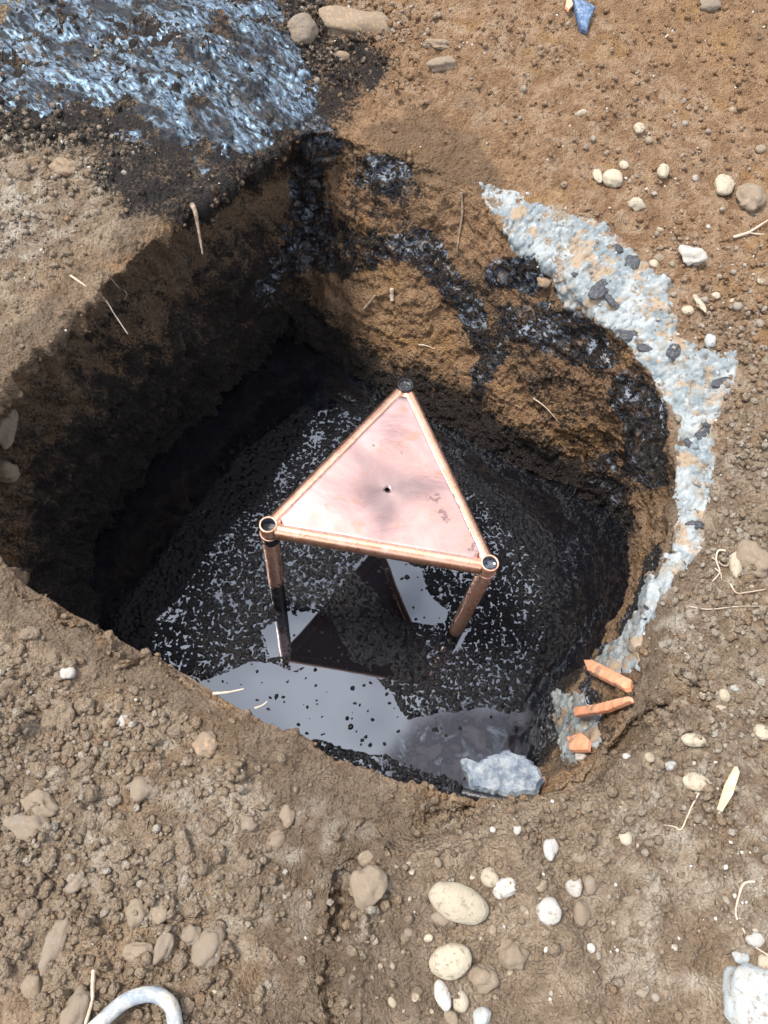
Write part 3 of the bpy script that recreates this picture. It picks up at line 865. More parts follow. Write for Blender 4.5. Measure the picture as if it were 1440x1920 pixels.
def copper_stand():
    ZP = -0.15
    L3 = [on_plane(503, 985, ZP), on_plane(918, 1057, ZP), on_plane(760, 724, ZP)]
    cen = sum(L3) / 3
    R = 0.0205
    root = link('copper_stand', None, label='triangular copper plate on three copper tube legs standing in the black liquid', cat='copper stand')
    root.location = (cen[0], cen[1], ZL - 0.06)
    zp = ZP - root.location.z
    pts = [Vector((p[0] - cen[0], p[1] - cen[1], zp)) for p in L3]
    leg_names = ['leg', 'leg', 'leg']
    for k, p in enumerate(pts):
        if k == 0:
            gk = lambda z, a: (0.62 if z > zp - 0.085 and z < zp - 0.030 else (0.0 + 0.75 * max(0, min(1, (zp - 0.31 - z) / 0.07)))) + 0.36 * max(0, math.cos(a - 0.3)) + (-0.6 if z > zp - 0.015 else 0)
        elif k == 1:
            gk = lambda z, a: 0.02 + 0.75 * max(0, min(1, (zp - 0.44 - z) / 0.05)) + (0.3 if zp - 0.07 < z < zp - 0.05 and math.cos(a + 1.4) > 0.2 else 0) + 0.12 * max(0, math.cos(a))
        else:
            gk = lambda z, a: 0.95
        leg = link('leg', tube_mesh('leg', R, zp + 0.005, 0.0, R - 0.0036, rings=60, gunk=gk), M_LEG, root)
        leg.location = (p.x, p.y, 0)
        if k == 0: leg['label'] = 'tarry left leg blackened below the collar'
        lin = link('tube_lining', tube_mesh('tube_lining', R - 0.0038, 0.036, zp - 0.034), M_TUBEIN, leg)
        if k == 2:
            link('black_plug', disc_mesh('black_plug', R - 0.0045, zp + 0.001, 0.002, 0.0008), M_BLACKPLUG, leg)
        else:
            link('black_plug', disc_mesh('black_plug', R - 0.0045, zp - (0.020 if k == 0 else 0.011), 0.003, 0.0002), M_BLACKPLUG if k == 0 else M_LIQ, leg)
        # brazed joint ring
        V, Fq, n, s2 = [], [], 40, 8
        for i in range(n):
            a = 2 * math.pi * i / n; w = 0.0028 * random.uniform(0.7, 1.4)
            for j in range(s2):
                b = 2 * math.pi * j / s2
                V.append(((R + w * math.cos(b)) * math.cos(a), (R + w * math.cos(b)) * math.sin(a), zp - 0.040 + w * math.sin(b)))
        for i in range(n):
            for j in range(s2):
                Fq.append((i * s2 + j, ((i + 1) % n) * s2 + j, ((i + 1) % n) * s2 + (j + 1) % s2, i * s2 + (j + 1) % s2))
        link('joint_ring', mesh_np('joint_ring', np.array(V), np.array(Fq)), M_WELD, leg)
    zr = zp - 0.0205
    for a, b in ((0, 1), (1, 2), (2, 0)):
        A, B = pts[a].copy(), pts[b].copy(); A.z = B.z = zr
        d = (B - A); ln = d.length; d.normalize()
        rl = link('rail', tube_mesh('rail', R * 1.0, ln - 2 * R * 0.85, 0.0, rings=30), M_RAIL, root)
        rl.location = A + d * (R * 0.85)
        rl.rotation_euler = d.to_track_quat('Z', 'Y').to_euler()
        inw = (pts[3 - a - b] - (A + B) / 2); inw.z = 0; inw.normalize()
        off = inw * (R * 0.26) + Vector((0, 0, R * 0.965))
        link('weld_bead', bead_mesh('weld_bead', A + off + d * 0.035, B + off - d * 0.035, 0.0015), M_WELD, root)
        for (e, s) in ((A, 1), (B, -1)):
            c = e + d * s * (R * 1.0)
            link('weld_bead', bead_mesh('weld_bead', c - inw * R * 0.5 + Vector((0, 0, R * 0.7)), c + inw * R * 0.8 + Vector((0, 0, R * 0.66)), 0.0036, 14), M_WELD, root)
    # plate: triangle with clipped corners and a drilled hole, edges turned slightly down over the rails
    tri = []
    zc = zp - 0.0005
    cc = Vector((0, 0, zc))
    hole = on_plane(726, 916, ZP); hc = Vector((hole[0] - cen[0], hole[1] - cen[1], zc))
    corners = [Vector((p.x, p.y, zc)) for p in pts]
    ins = []
    for k in range(3):
        p, q_ = corners[k], corners[(k + 1) % 3]
        d = (q_ - p).normalized(); inw = Vector((-d.y, d.x, 0))
        if inw.dot(cc - p) < 0: inw = -inw
        n = 56
        for i in range(n):
            t = 0.065 + 0.87 * i / (n - 1)
            ins.append(p.lerp(q_, t) + inw * (R * 0.30))
    NB_ = len(ins); M = 46
    V, patch_amt, smud = [], [], []
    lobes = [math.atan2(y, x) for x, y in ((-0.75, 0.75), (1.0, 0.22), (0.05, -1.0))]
    smc = [(on_plane(x, y, ZP)[:2] - cen[:2], s) for x, y, s in ((815, 935, 0.022), (828, 960, 0.014), (838, 975, 0.012), (895, 1030, 0.024), (905, 1015, 0.018), (600, 895, 0.006), (700, 835, 0.005), (752, 848, 0.006), (640, 955, 0.004), (765, 730, 0.018), (560, 1000, 0.012), (545, 998, 0.012), (775, 760, 0.010))]
    for m_ in range(M + 1):
        t = (m_ / M) ** 0.85
        for i in range(NB_):
            e = ins[i]; d = (e - hc); 
            dirn = d.normalized()
            p = hc + dirn * 0.0055 + (d - dirn * 0.0055) * t
            rr = (p - hc).length; th = math.atan2(p.y - hc.y, p.x - hc.x)
            dz = -0.0045 * math.exp(-(rr / 0.07) ** 2) + 0.0022 * math.cos(3 * th + 0.6) * (rr / 0.12) * math.exp(-(rr / 0.13) ** 2)
            dz += 0.0016 * math.sin(p.x * 21 + 1.3) * math.sin(p.y * 17 + 0.4) * (1 - t)
            if t > 0.97: dz -= 0.0015 * (t - 0.97) / 0.03
            V.append((p.x, p.y, p.z + dz))
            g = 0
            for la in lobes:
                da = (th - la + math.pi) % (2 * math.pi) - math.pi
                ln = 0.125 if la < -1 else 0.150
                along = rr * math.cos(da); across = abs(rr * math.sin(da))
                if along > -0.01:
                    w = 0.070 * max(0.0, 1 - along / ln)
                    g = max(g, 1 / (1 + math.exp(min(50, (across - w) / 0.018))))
            patch_amt.append(g)
            sm = 0
            for (s_c, s_r) in smc:
                sm = max(sm, math.exp(-(((p.x - s_c[0]) ** 2 + (p.y - s_c[1]) ** 2) / (s_r * s_r))))
            smud.append(sm)
    top = len(V)
    Fq = []
    for m_ in range(M):
        for i in range(NB_):
            j = (i + 1) % NB_
            Fq.append((m_ * NB_ + i, (m_ + 1) * NB_ + i, (m_ + 1) * NB_ + j, m_ * NB_ + j))
    V2 = [(x, y, z - 0.003) for (x, y, z) in V]
    Fq += [(a + top, d + top, c + top, b + top) for (a, b, c, d) in list(Fq)]
    for i in range(NB_):
        j = (i + 1) % NB_
        Fq.append((i, j, j + top, i + top))
        o_ = M * NB_
        Fq.append((o_ + i, o_ + i + top, o_ + j + top, o_ + j))
    me = mesh_np('plate', np.array(V + V2), np.array(Fq), attrs={'grey_patch': np.array(patch_amt * 2), 'smudge': np.array(smud * 2)})
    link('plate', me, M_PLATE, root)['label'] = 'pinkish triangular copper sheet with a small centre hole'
copper_stand()

# ------------------------------------------------------------------ stones and clods
def stone_mesh(name, seed, angular=0.0, sub=3, box=False, rough=0.10):
    bm = bmesh.new()
    bmesh.ops.create_icosphere(bm, subdivisions=sub, radius=1.0)
    r = random.Random(seed)
    planes = [(Vector((r.gauss(0, 1), r.gauss(0, 1), r.gauss(0, 1))).normalized(), r.uniform(0.55, 0.9)) for _ in range(11)]
    Pv = np.array([v.co[:] for v in bm.verts])
    n = rough * fbm(Pv + seed * 3.7, 0.9, 2, seed=seed) * 1.6 + rough * 0.5 * fbm(Pv + seed, 2.6, 3, seed=seed + 5)
    for v, nn in zip(bm.verts, n):
        c = v.co.normalized()
        k = (abs(c.x) ** 4.5 + abs(c.y) ** 4.5 + abs(c.z) ** 4.5) ** (-1 / 4.5) * 0.92 if box else 1.0
        if angular > 0 and not box:
            for (pn, pd) in planes:
                dd = c.dot(pn)
                if dd > 0.05: k = min(k, pd / dd)
            k = 1 + (k - 1) * angular
        v.co = c * (k + nn)
    me = bpy.data.meshes.new(name); bm.to_mesh(me); bm.free()
    me.polygons.foreach_set('use_smooth', [True] * len(me.polygons))
    return me

def place(me, px, py, w, h, ang, sink=0.30, thick=0.72, name='stone', mat=None, color=None, dust=0.0, **kw):
    loc, nrm, d = hit(px, py)
    if loc is None: return None
    dep = float((np.array(loc) - CAM) @ FW)
    a = math.radians(ang)
    d3 = Vector(RT) * math.cos(a) - Vector(UP) * math.sin(a)
    n = (nrm * 0.35 + Vector((0, 0, 1)) * 0.65).normalized()
    n = (Vector((0, 0, 1)) if n.z > 0.8 else n)
    x = (d3 - n * d3.dot(n)).normalized(); y = n.cross(x)
    sx, sy = 0.5 * w * dep / F, 0.5 * h * dep / F
    sz = thick * min(sx, sy)
    o = link(name, me, mat or M_STONE, **kw)
    pos = loc + n * (sz * (1 - 2 * sink))
    R_ = Matrix((x, y, n)).transposed()
    o.matrix_world = Matrix.Translation(pos) @ R_.to_4x4() @ Matrix.Diagonal((sx, sy, sz, 1))
    if color: o.color = (*color, dust)
    return o

CREAM, WHITE, GREY, BROWN, BLUISH, TAN = (0.43, 0.375, 0.275), (0.45, 0.44, 0.415), (0.23, 0.205, 0.175), (0.20, 0.155, 0.105), (0.36, 0.405, 0.425), (0.28, 0.22, 0.15)
# x, y, width, height, tilt, colour, angular?, label
STONES = [
    (860, 1693, 116, 66, 24, CREAM, 0, 'large long cream cobble at lower right, biggest of the pale stones'),
    (845, 1803, 82, 60, -16, CREAM, 0, 'rounded cream cobble below the largest long cobble'),
    (903, 1830, 56, 56, 0, TAN, 0, 'half-buried brown cobble touching the rounded cream cobble'),
    (829, 1866, 28, 52, -20, WHITE, 0, 'slim pale pebble below the rounded cream cobble'),
    (862, 1876, 32, 36, 0, CREAM, 0, 'small round tan pebble right of the slim pale pebble'),
    (846, 1908, 30, 34, -30, TAN, 0.4, 'tan pebble at the bottom edge under the slim pebble'),
    (904, 1906, 36, 40, 40, BLUISH, 0.9, 'bluish angular chip at the bottom edge of the photo'),
    (917, 1645, 36, 36, 0, CREAM, 0, 'round cream pebble touching the white chalky lump'),
    (949, 1665, 58, 44, -10, WHITE, 0.8, 'white chalky lump right of the round cream pebble'),
    (1027, 1708, 52, 50, 0, WHITE, 0.2, 'round whitish stone alone right of the largest cobble'),
    (1073, 1662, 38, 36, 10, WHITE, 0.6, 'square whitish stone above the round whitish stone'),
    (1106, 1660, 32, 38, 0, GREY, 0.1, 'grey rounded stone right of the square whitish stone'),
    (1088, 1715, 36, 44, 0, BROWN, 0.2, 'brown embedded stone right of the round whitish stone'),
    (1088, 1610, 32, 28, -30, GREY, 0.7, 'grey angular stone above the square whitish stone'),
    (1030, 1592, 34, 42, 10, WHITE, 0.9, 'white crumbly chunk below the ledge at the near rim'),
    (1012, 1660, 34, 30, 0, TAN, 0.3, 'tan pebble between chalky lump and square whitish stone'),
    (968, 1550, 20, 28, -20, WHITE, 0.7, 'small white chip on the ledge at the near rim'),
    (923, 1556, 13, 14, 0, WHITE, 0.5, 'tiny white pebble left of the chip on the ledge'),
    (826, 1722, 36, 26, 5, GREY, 0.4, 'grey pebble tucked under the largest long cobble'),
    (1300, 1388, 48, 26, 4, CREAM, 0, 'long cream pebble on the right bank, upper of two'),
    (1303, 1467, 48, 36, 6, CREAM, 0.1, 'oval cream pebble beside the split wood chip'),
    (1427, 1374, 34, 32, 20, CREAM, 0.4, 'cream stone cut by the right edge of the photo'),
    (1172, 1572, 24, 28, -20, CREAM, 0.2, 'lone small cream pebble between near rim and wood chip'),
    (1175, 1420, 20, 14, 40, WHITE, 0, 'tiny white oval pebble on the lower right rim'),
    (1321, 1301, 22, 10, 0, CREAM, 0, 'thin cream sliver pebble, left of a pebble trio on the right bank'),
    (1357, 1305, 22, 26, 0, CREAM, 0.1, 'round cream pebble, right of a pebble trio on the right bank'),
    (1353, 1331, 24, 16, 20, CREAM, 0.1, 'flat cream pebble, lowest of a trio on the right bank'),
    (1287, 1328, 16, 36, -30, GREY, 0.3, 'upright grey sliver stone left of the pebble trio'),
    (1255, 1437, 28, 18, -15, BLUISH, 0.9, 'small pale blue chip on the right bank'),
    (1376, 1290, 18, 14, 0, BLUISH, 0.9, 'little blue-grey chip above the pebble trio'),
    (1405, 1872, 96, 118, 10, BLUISH, 0.9, 'big pale bluish angular rock in the lower right corner'),
    (1388, 1794, 42, 26, 10, BLUISH, 0.7, 'blue-white flake just above the big corner rock'),
    (1415, 1762, 36, 26, 0, WHITE, 0.4, 'white stone above the blue-white flake'),
    (1432, 1806, 30, 34, 0, CREAM, 0.2, 'cream stone at the right edge beside the flake'),
    (960, 1785, 60, 60, 0, BROWN, 0.2, 'brown half-buried cobble right of the rounded cream cobble'),
    (1147, 340, 40, 46, -20, CREAM, 0.3, 'pale broad stone of the cluster above the crust'),
    (1120, 331, 22, 40, -10, CREAM, 0.6, 'narrow pointed stone of the cluster above the crust'),
    (1169, 312, 18, 20, 0, CREAM, 0, 'small round pebble topping the cluster above the crust'),
    (1242, 323, 24, 36, 25, CREAM, 0, 'upright cream pebble alone right of the stone cluster'),
    (1354, 351, 38, 54, 18, CREAM, 0.3, 'large upright cream stone at upper right'),
    (1400, 380, 58, 66, 10, TAN, 0.1, 'big soil-covered stone beside the large upright cream stone'),
    (1192, 387, 36, 32, -10, CREAM, 0.7, 'cream angular stone below the cluster above the crust'),
    (1198, 243, 24, 22, 0, CREAM, 0.3, 'small cream stone high above the stone cluster'),
    (1088, 213, 28, 13, -25, CREAM, 0.5, 'flat sliver stone on the upper slope'),
    (1295, 487, 56, 64, 35, WHITE, 0.95, 'white broken lump right of the slurry crust'),
    (1237, 484, 20, 16, 0, TAN, 0, 'small pinkish round pebble left of the white broken lump'),
    (1225, 496, 16, 18, 0, CREAM, 0, 'small round cream pebble touching the pinkish pebble'),
    (1331, 641, 24, 36, 15, BLUISH, 0.4, 'pale blue oval stone right of the crust'),
    (1311, 570, 14, 48, -22, CREAM, 0.4, 'long thin cream stone below the white broken lump'),
    (1288, 584, 24, 20, 0, CREAM, 0, 'round cream pebble left of the long thin stone'),
    (1342, 556, 18, 16, 0, CREAM, 0.2, 'small cream pebble right of the long thin stone'),
    (1412, 1050, 64, 74, 0, TAN, 0.3, 'large soil-coloured stone at the right edge beside roots'),
    (1378, 1052, 26, 74, 10, CREAM, 0.1, 'curved upright stone left of the large edge stone'),
    (1418, 1041, 40, 14, -4, WHITE, 0.5, 'white flat stone resting on the large edge stone'),
    (1018, 530, 30, 24, 10, (0.50, 0.27, 0.09), 0.4, 'ochre stone beside the crumpled tar patch'),
    (668, 56, 132, 62, -4, (0.40, 0.25, 0.13), 0.9, 'big flat brown rock slab at the top of the photo'),
    (818, 86, 60, 22, 2, (0.38, 0.25, 0.14), 0.9, 'small brick-shaped stone right of the rock slab'),
    (640, 108, 26, 24, 0, (0.30, 0.16, 0.08), 0.5, 'reddish clod under the big rock slab'),
    (563, 62, 50, 60, 20, (0.06, 0.065, 0.08), 0.5, 'dark tar-stained stone left of the rock slab'),
    (830, 122, 50, 24, -25, TAN, 0.5, 'brown soil-covered stone below the brick-shaped stone'),
    (1325, 10, 46, 30, -10, GREY, 0.6, 'grey stone at the top right edge'),
    (125, 317, 62, 46, 10, (0.36, 0.20, 0.10), 0.6, 'orange-brown clod on the left bank'),
    (97, 396, 30, 22, 10, TAN, 0.5, 'small tan stone below the orange-brown clod'),
    (42, 328, 60, 50, 0, GREY, 0.4, 'pale grey clod at the left edge beside the orange clod'),
    (8, 800, 44, 84, 0, GREY, 0.3, 'large grey stone in the left wall at the photo edge'),
    (12, 885, 52, 44, 0, TAN, 0.3, 'tan stone in the left wall below the grey one'),
    (390, 1396, 50, 54, 0, (0.40, 0.25, 0.14), 0.4, 'orange-tinted clod near the lower left rim'),
    (272, 1482, 56, 48, -10, GREY, 0.7, 'grey angular stone in the middle of the lower left bank'),
    (60, 1552, 86, 54, 26, GREY, 0.9, 'long grey rock at far left, lower of a pair'),
    (76, 1508, 66, 46, 25, TAN, 0.8, 'tan rock at far left, upper of a pair'),
    (150, 1652, 46, 54, 35, GREY, 0.8, 'pointed grey stone on the lower left bank'),
    (52, 1702, 38, 38, 0, BROWN, 0.3, 'brown clod left of the pointed grey stone'),
    (84, 1672, 26, 34, 10, TAN, 0.3, 'small tan clod just left of the pointed grey stone'),
    (255, 1712, 46, 54, -10, TAN, 0.1, 'rounded tan cobble, left of a touching pair'),
    (301, 1713, 42, 52, 0, TAN, 0.1, 'rounded tan cobble, right of a touching pair'),
    (106, 1766, 46, 86, 18, GREY, 0.2, 'long upright grey cobble at lower left'),
    (309, 1776, 42, 64, 12, GREY, 0.4, 'upright grey-brown stone below the touching cobble pair'),
    (354, 1757, 42, 50, 0, GREY, 0.7, 'lumpy grey stone between two stones below the cobble pair'),
    (393, 1782, 52, 74, 20, GREY, 0.5, 'broad grey cobble, rightmost below the touching pair'),
    (262, 1785, 60, 40, 0, TAN, 0.2, 'half-buried tan cobble left of the upright grey-brown stone'),
    (65, 1846, 38, 44, 0, TAN, 0.2, 'round tan stone at lower left below the long upright cobble'),
    (150, 1890, 60, 76, 25, GREY, 0.2, 'large grey cobble beside the looped handle'),
    (72, 1880, 40, 34, 0, TAN, 0.3, 'tan clod between the round stone and large cobble'),
    (540, 1530, 28, 42, 12, TAN, 0.3, 'tan teardrop stone on the slope below the near rim'),
    (470, 1546, 34, 34, 0, GREY, 0.6, 'dark grey stone left of the tan teardrop stone'),
    (518, 1576, 30, 34, 30, TAN, 0.3, 'tan stone just below the tan teardrop stone'),
    (340, 1582, 36, 70, -20, TAN, 0.6, 'rough upright clod in the middle of the lower left bank'),
    (100, 1350, 46, 48, 0, TAN, 0.3, 'tan clod at the left, one of a close pair, left one'),
    (122, 1356, 40, 56, 8, GREY, 0.4, 'greyish clod at the left, one of a close pair, right one'),
    (162, 1322, 40, 46, 0, GREY, 0.3, 'grey clod above and right of the close clod pair'),
    (126, 1262, 30, 30, 0, WHITE, 0.7, 'whitish clod above the close clod pair'),
    (135, 1408, 36, 34, 0, TAN, 0.4, 'tan clod below the close clod pair'),
    (216, 1374, 22, 24, 0, GREY, 0.3, 'small grey clod right of the close clod pair'),
    (232, 1352, 18, 24, 15, WHITE, 0.7, 'small whitish bit right of the grey clods'),
    (72, 1440, 44, 40, 10, GREY, 0.5, 'grey clod above the far left rock pair'),
    (160, 1440, 44, 46, 0, TAN, 0.3, 'large tan clod right of the grey clod at far left'),
    (694, 1660, 62, 84, 0, TAN, 0.2, 'big soil-covered stone at the corner of the ledge'),
    (688, 1608, 34, 30, 0, TAN, 0.2, 'soil-covered pebble on top of the ledge corner'),
    (56, 1188, 44, 28, 0, TAN, 0.2, 'smooth tan clod on the near left rim'),
]
base_meshes = {}
for i, (px, py, w, h, ang, colr, angu, lab) in enumerate(STONES):
    angu = max(angu, 0.5) if colr in (GREY, TAN, BROWN) else angu
    me = stone_mesh('stone', i + 1, angu, 4 if max(w, h) > 44 else 3, rough=(0.10 if colr in (CREAM, WHITE, BLUISH) else 0.24) + 0.10 * angu, box=('slab' in lab or 'brick-shaped' in lab or 'big pale bluish' in lab) and 'rock slab' not in lab.replace('brown rock slab', ''))
    nm = 'clod' if 'clod' in lab else ('pebble' if 'pebble' in lab else ('rock' if 'rock' in lab else 'stone'))
    v = random.uniform(0.88, 1.1)
    place(me, px, py, w, h, ang, sink=(0.32 if colr in (CREAM, WHITE, BLUISH) else 0.40) , thick=0.75, name=nm, mat=M_SOIL if nm == 'clod' and colr in (TAN, GREY, BROWN) else None, color=tuple(c * v for c in colr), dust=random.uniform(0.1, 0.35) if colr in (CREAM, WHITE, BLUISH) else 0.8, label=lab, cat=nm, group='stones lying round the pit')

# black tar lumps stuck in the slurry crust
CHIPS = [(1122, 545, 34, 58, 35, 'black lump, biggest one in the upper middle of the slurry crust'), (1145, 565, 18, 40, -35, 'slim black lump leaning on the biggest lump in the crust'),
         (1183, 494, 32, 40, 0, 'squarish black lump at the upper outer edge of the crust'), (1155, 466, 22, 24, 0, 'small black lump above the squarish one at the crust edge'),
         (1180, 630, 42, 24, -12, 'flat brownish-black lump in the crust middle'), (1213, 657, 38, 24, 32, 'black lump, left of two side by side in the crust'),
         (1260, 657, 28, 38, 25, 'black lump, right of two side by side in the crust'), (1350, 718, 46, 22, -22, 'long black lump at the far right tip of the crust'),
         (1325, 798, 18, 16, -20, 'little black lump below the far right crust tip'), (1318, 812, 50, 18, -40, 'slanting black lump low on the right of the crust'),
         (1303, 985, 44, 26, 15, 'dark blue-black lump in the white lower end of the crust'), (1078, 515, 18, 14, 0, 'round black dot lump in the upper crust'),
         (1290, 830, 20, 24, 0, 'small black lump near the inner edge of the lower crust'), (1090, 590, 22, 20, 20, 'small grey-black lump in the crust near the tar smear')]
for i, (px, py, w, h, ang, lab) in enumerate(CHIPS):
    place(stone_mesh('tar_lump', 200 + i, 0.7, 3, rough=0.22), px, py, w, h, ang, sink=0.3, thick=0.5, name='tar_lump', mat=M_TARLUMP, label=lab, cat='tar lump', group='black lumps stuck in the slurry crust')

# small loose pebbles and clods nobody can tell apart
def in_poly(px, py, poly):
    return poly_sd(np.array([px], float), np.array([py], float), poly)[0] > 0
protos = [stone_mesh('small_pebble', 300 + i, 0.35 if i % 2 else 0.0, 2, rough=0.14) for i in range(8)]
cprotos = [stone_mesh('small_clod', 320 + i, 0.6, 3, rough=0.34) for i in range(8)]
for m_ in protos: m_.materials.append(M_STONE)
for m_ in cprotos: m_.materials.append(M_SOIL)
R_PEB = [[(1000, 1530), (1440, 1180), (1440, 1900), (1000, 1900)], [(1090, 300), (1440, 120), (1440, 900), (1390, 650), (1250, 500)], [(660, 1640), (1000, 1560), (1000, 1900), (660, 1900)]]
R_CLOD = [[(0, 1200), (230, 1240), (350, 1320), (480, 1480), (520, 1900), (0, 1900)]]
import re
def short(lab):
    return re.split(r" (?:at|below|above|right|left|of|in|on|beside|touching|tucked|under|between|alone|cut|just|resting|high|topping|near|leaning|with) |,", lab)[0]
COLN = {CREAM: 'cream', TAN: 'tan', GREY: 'grey', BROWN: 'brown', WHITE: 'whitish'}
def beside(px, py):
    s = min(STONES, key=lambda t: (t[0] - px) ** 2 + (t[1] - py) ** 2)
    dx, dy = px - s[0], py - s[1]
    side = ('right of' if dx > 0 else 'left of') if abs(dx) > abs(dy) else ('below' if dy > 0 else 'above')
    return side + ' the ' + short(s[7])
def scatter(polys, n, protos_, lo, hi, name, label, group, cols):
    k = 0
    while k < n:
        poly = polys[k % len(polys)]
        xs = [p[0] for p in poly]; ys = [p[1] for p in poly]
        px, py = random.uniform(min(xs), max(xs)), random.uniform(min(ys), max(ys))
        if not in_poly(px, py, poly): continue
        if any(abs(px - s[0]) < s[2] * 0.6 and abs(py - s[1]) < s[3] * 0.6 for s in STONES): continue
        s = lo + (hi - lo) * random.random() ** 2.2
        v = random.uniform(0.8, 1.15); c = random.choice(cols)
        o = place(random.choice(protos_), px, py, s * random.uniform(0.8, 1.3), s * random.uniform(0.7, 1.0), random.uniform(0, 180), sink=0.32, thick=0.8, dust=random.uniform(0.1, 0.8),
                  name=name, color=tuple(a * v for a in c), label=(label % (('tiny' if s < 11 else 'small') if name == 'small_pebble' else ('small' if s < 20 else 'medium'), COLN.get(c, 'brown'), beside(px, py))), cat=name.split('_')[1], group=group)
        o['photo_x'] = px; k += 1
    same = {}
    for o in [o for o in COL.objects if o.get('group') == group]:
        same.setdefault(o['label'], []).append(o)
    order = ['leftmost', 'second from left', 'third from left', 'fourth from left', 'fifth from left', 'sixth from left']
    for lab, os_ in same.items():
        if 1 < len(os_) <= 6:
            for i, o in enumerate(sorted(os_, key=lambda o: o['photo_x'])):
                o['label'] = lab + ', ' + order[i]
scatter(R_PEB, 110, protos, 7, 20, 'small_pebble', '%s %s loose pebble %s', 'small pebbles right of the pit', [CREAM, TAN, TAN, GREY, TAN, BROWN, WHITE])
scatter(R_CLOD, 110, cprotos, 12, 44, 'small_clod', '%s crumbly soil clod%.0s %s', 'small clods on the lower left bank', [BROWN, GREY, TAN, BROWN, (0.27, 0.22, 0.16)])

# crumbs of soil, far too many to count
def crumbs(name, n, lo, hi, weight, mat, label, attrs_=None, seed=5):
    r = np.random.default_rng(seed)
    w = (weight * (VV > -0.02)).ravel()
    # even out the uneven grid spacing
    area = (np.linalg.norm(np.roll(D, -1, 1) - D, axis=2) * np.linalg.norm(np.vstack([D[1:], D[-1:]]) - D, axis=2)).ravel()
    w = w * area; w /= w.sum()
    pick = r.choice(NR * NC, n, p=w)
    C = D.reshape(-1, 3)[pick]; Nm = NS.reshape(-1, 3)[pick]
    bm = bmesh.new(); bmesh.ops.create_icosphere(bm, subdivisions=1, radius=1.0)
    IV = np.array([v.co[:] for v in bm.verts]); IF = np.array([[v.index for v in f.verts] for f in bm.faces]); bm.free()
    s = (lo + (hi - lo) * r.random(n) ** 3)
    # random rotation per crumb
    q = r.normal(size=(n, 4)); q /= np.linalg.norm(q, axis=1)[:, None]
    a, b, c, d = q.T
    Rm = np.stack([np.stack([a*a+b*b-c*c-d*d, 2*(b*c-a*d), 2*(b*d+a*c)], -1), np.stack([2*(b*c+a*d), a*a-b*b+c*c-d*d, 2*(c*d-a*b)], -1), np.stack([2*(b*d-a*c), 2*(c*d+a*b), a*a-b*b-c*c+d*d], -1)], 1)
    base = IV[None] * r.uniform(0.6, 1.15, (n, 1, 3)) * r.uniform(0.82, 1.18, (n, len(IV), 1))
    V = np.einsum('nij,nkj->nki', Rm, base) * s[:, None, None] + (C + Nm * (s * 0.35)[:, None])[:, None]
    Fc = (IF[None] + (np.arange(n) * len(IV))[:, None, None]).reshape(-1, 3)
    at = {}
    for k_, arr in (attrs_ or {}).items():
        at[k_] = np.repeat(np.clip(arr.ravel()[pick] + r.normal(0, 0.16, n), 0, 1), len(IV))
    o = link(name, mesh_np(name, V.reshape(-1, 3), Fc, attrs=at), mat, kind='stuff')
    o['label'] = label; o['category'] = name.split('_')[1]
wt = (0.25 + 1.6 * m_crumb) * (0.5 + sstep(-0.3, 0.4, mid)) * (1 - m_slurry * 0.9) * (1 - 0.75 * smooth_ur) * (1 - 0.8 * m_chute) * (1 - 0.92 * m_bank)
crumbs('soil_crumbs', 32000, 0.0020, 0.0115, wt, M_SOIL, 'loose crumbs of soil strewn over the banks', {'tone': tone, 'soot_shade': soot_shade * 0.8, 'wet': wetm * 0.3, 'pale': m_pale}, 5)
M_CHALK = mat_simple('chalk_grains', (0.40, 0.36, 0.30), (0.58, 0.55, 0.50), 0.85, 120, 0.3)
wt2 = (0.10 + 0.25 * m_crumb + 1.2 * m_pale + 0.8 * sstep(0.3, 0.6, X)) * sstep(-0.1, 0.5, mid)
crumbs('chalk_grains', 1500, 0.0014, 0.0055, wt2, M_CHALK, 'tiny pale grains strewn over the soil', None, 6)

# ------------------------------------------------------------------ roots, twigs, chips
def strand(name, pts, r_px, mat, label, cat, lift=0.004, free=False, seg=7, taper=0.4, branch=None, group=None):
    P3 = []
    dist = None
    for p in pts:
        if len(p) > 2 and p[2] == 'free':            # hangs free in the air past the brow of the bank
            dist *= 0.990 if len(P3) == 1 else 1.001
            P3.append(Vector(CAM + ray(*p[:2]) * dist)); continue
        loc, nrm, d = hit(*p[:2])
        P3.append(loc + nrm * (p[2] if len(p) > 2 else lift))
        dist = float(np.linalg.norm(np.array(P3[-1]) - CAM))
    me = strand_mesh(name, P3, r_px, seg, taper)
    o = link(name, me, mat, label=label, cat=cat, group=group)
    for b in (branch or []):
        B3 = []
        for p in b:
            loc, nrm, d = hit(*p[:2]); B3.append(loc + nrm * (p[2] if len(p) > 2 else lift))
        link('side_root', strand_mesh('side_root', B3, r_px * 0.6, seg, taper), mat, o)
    return o

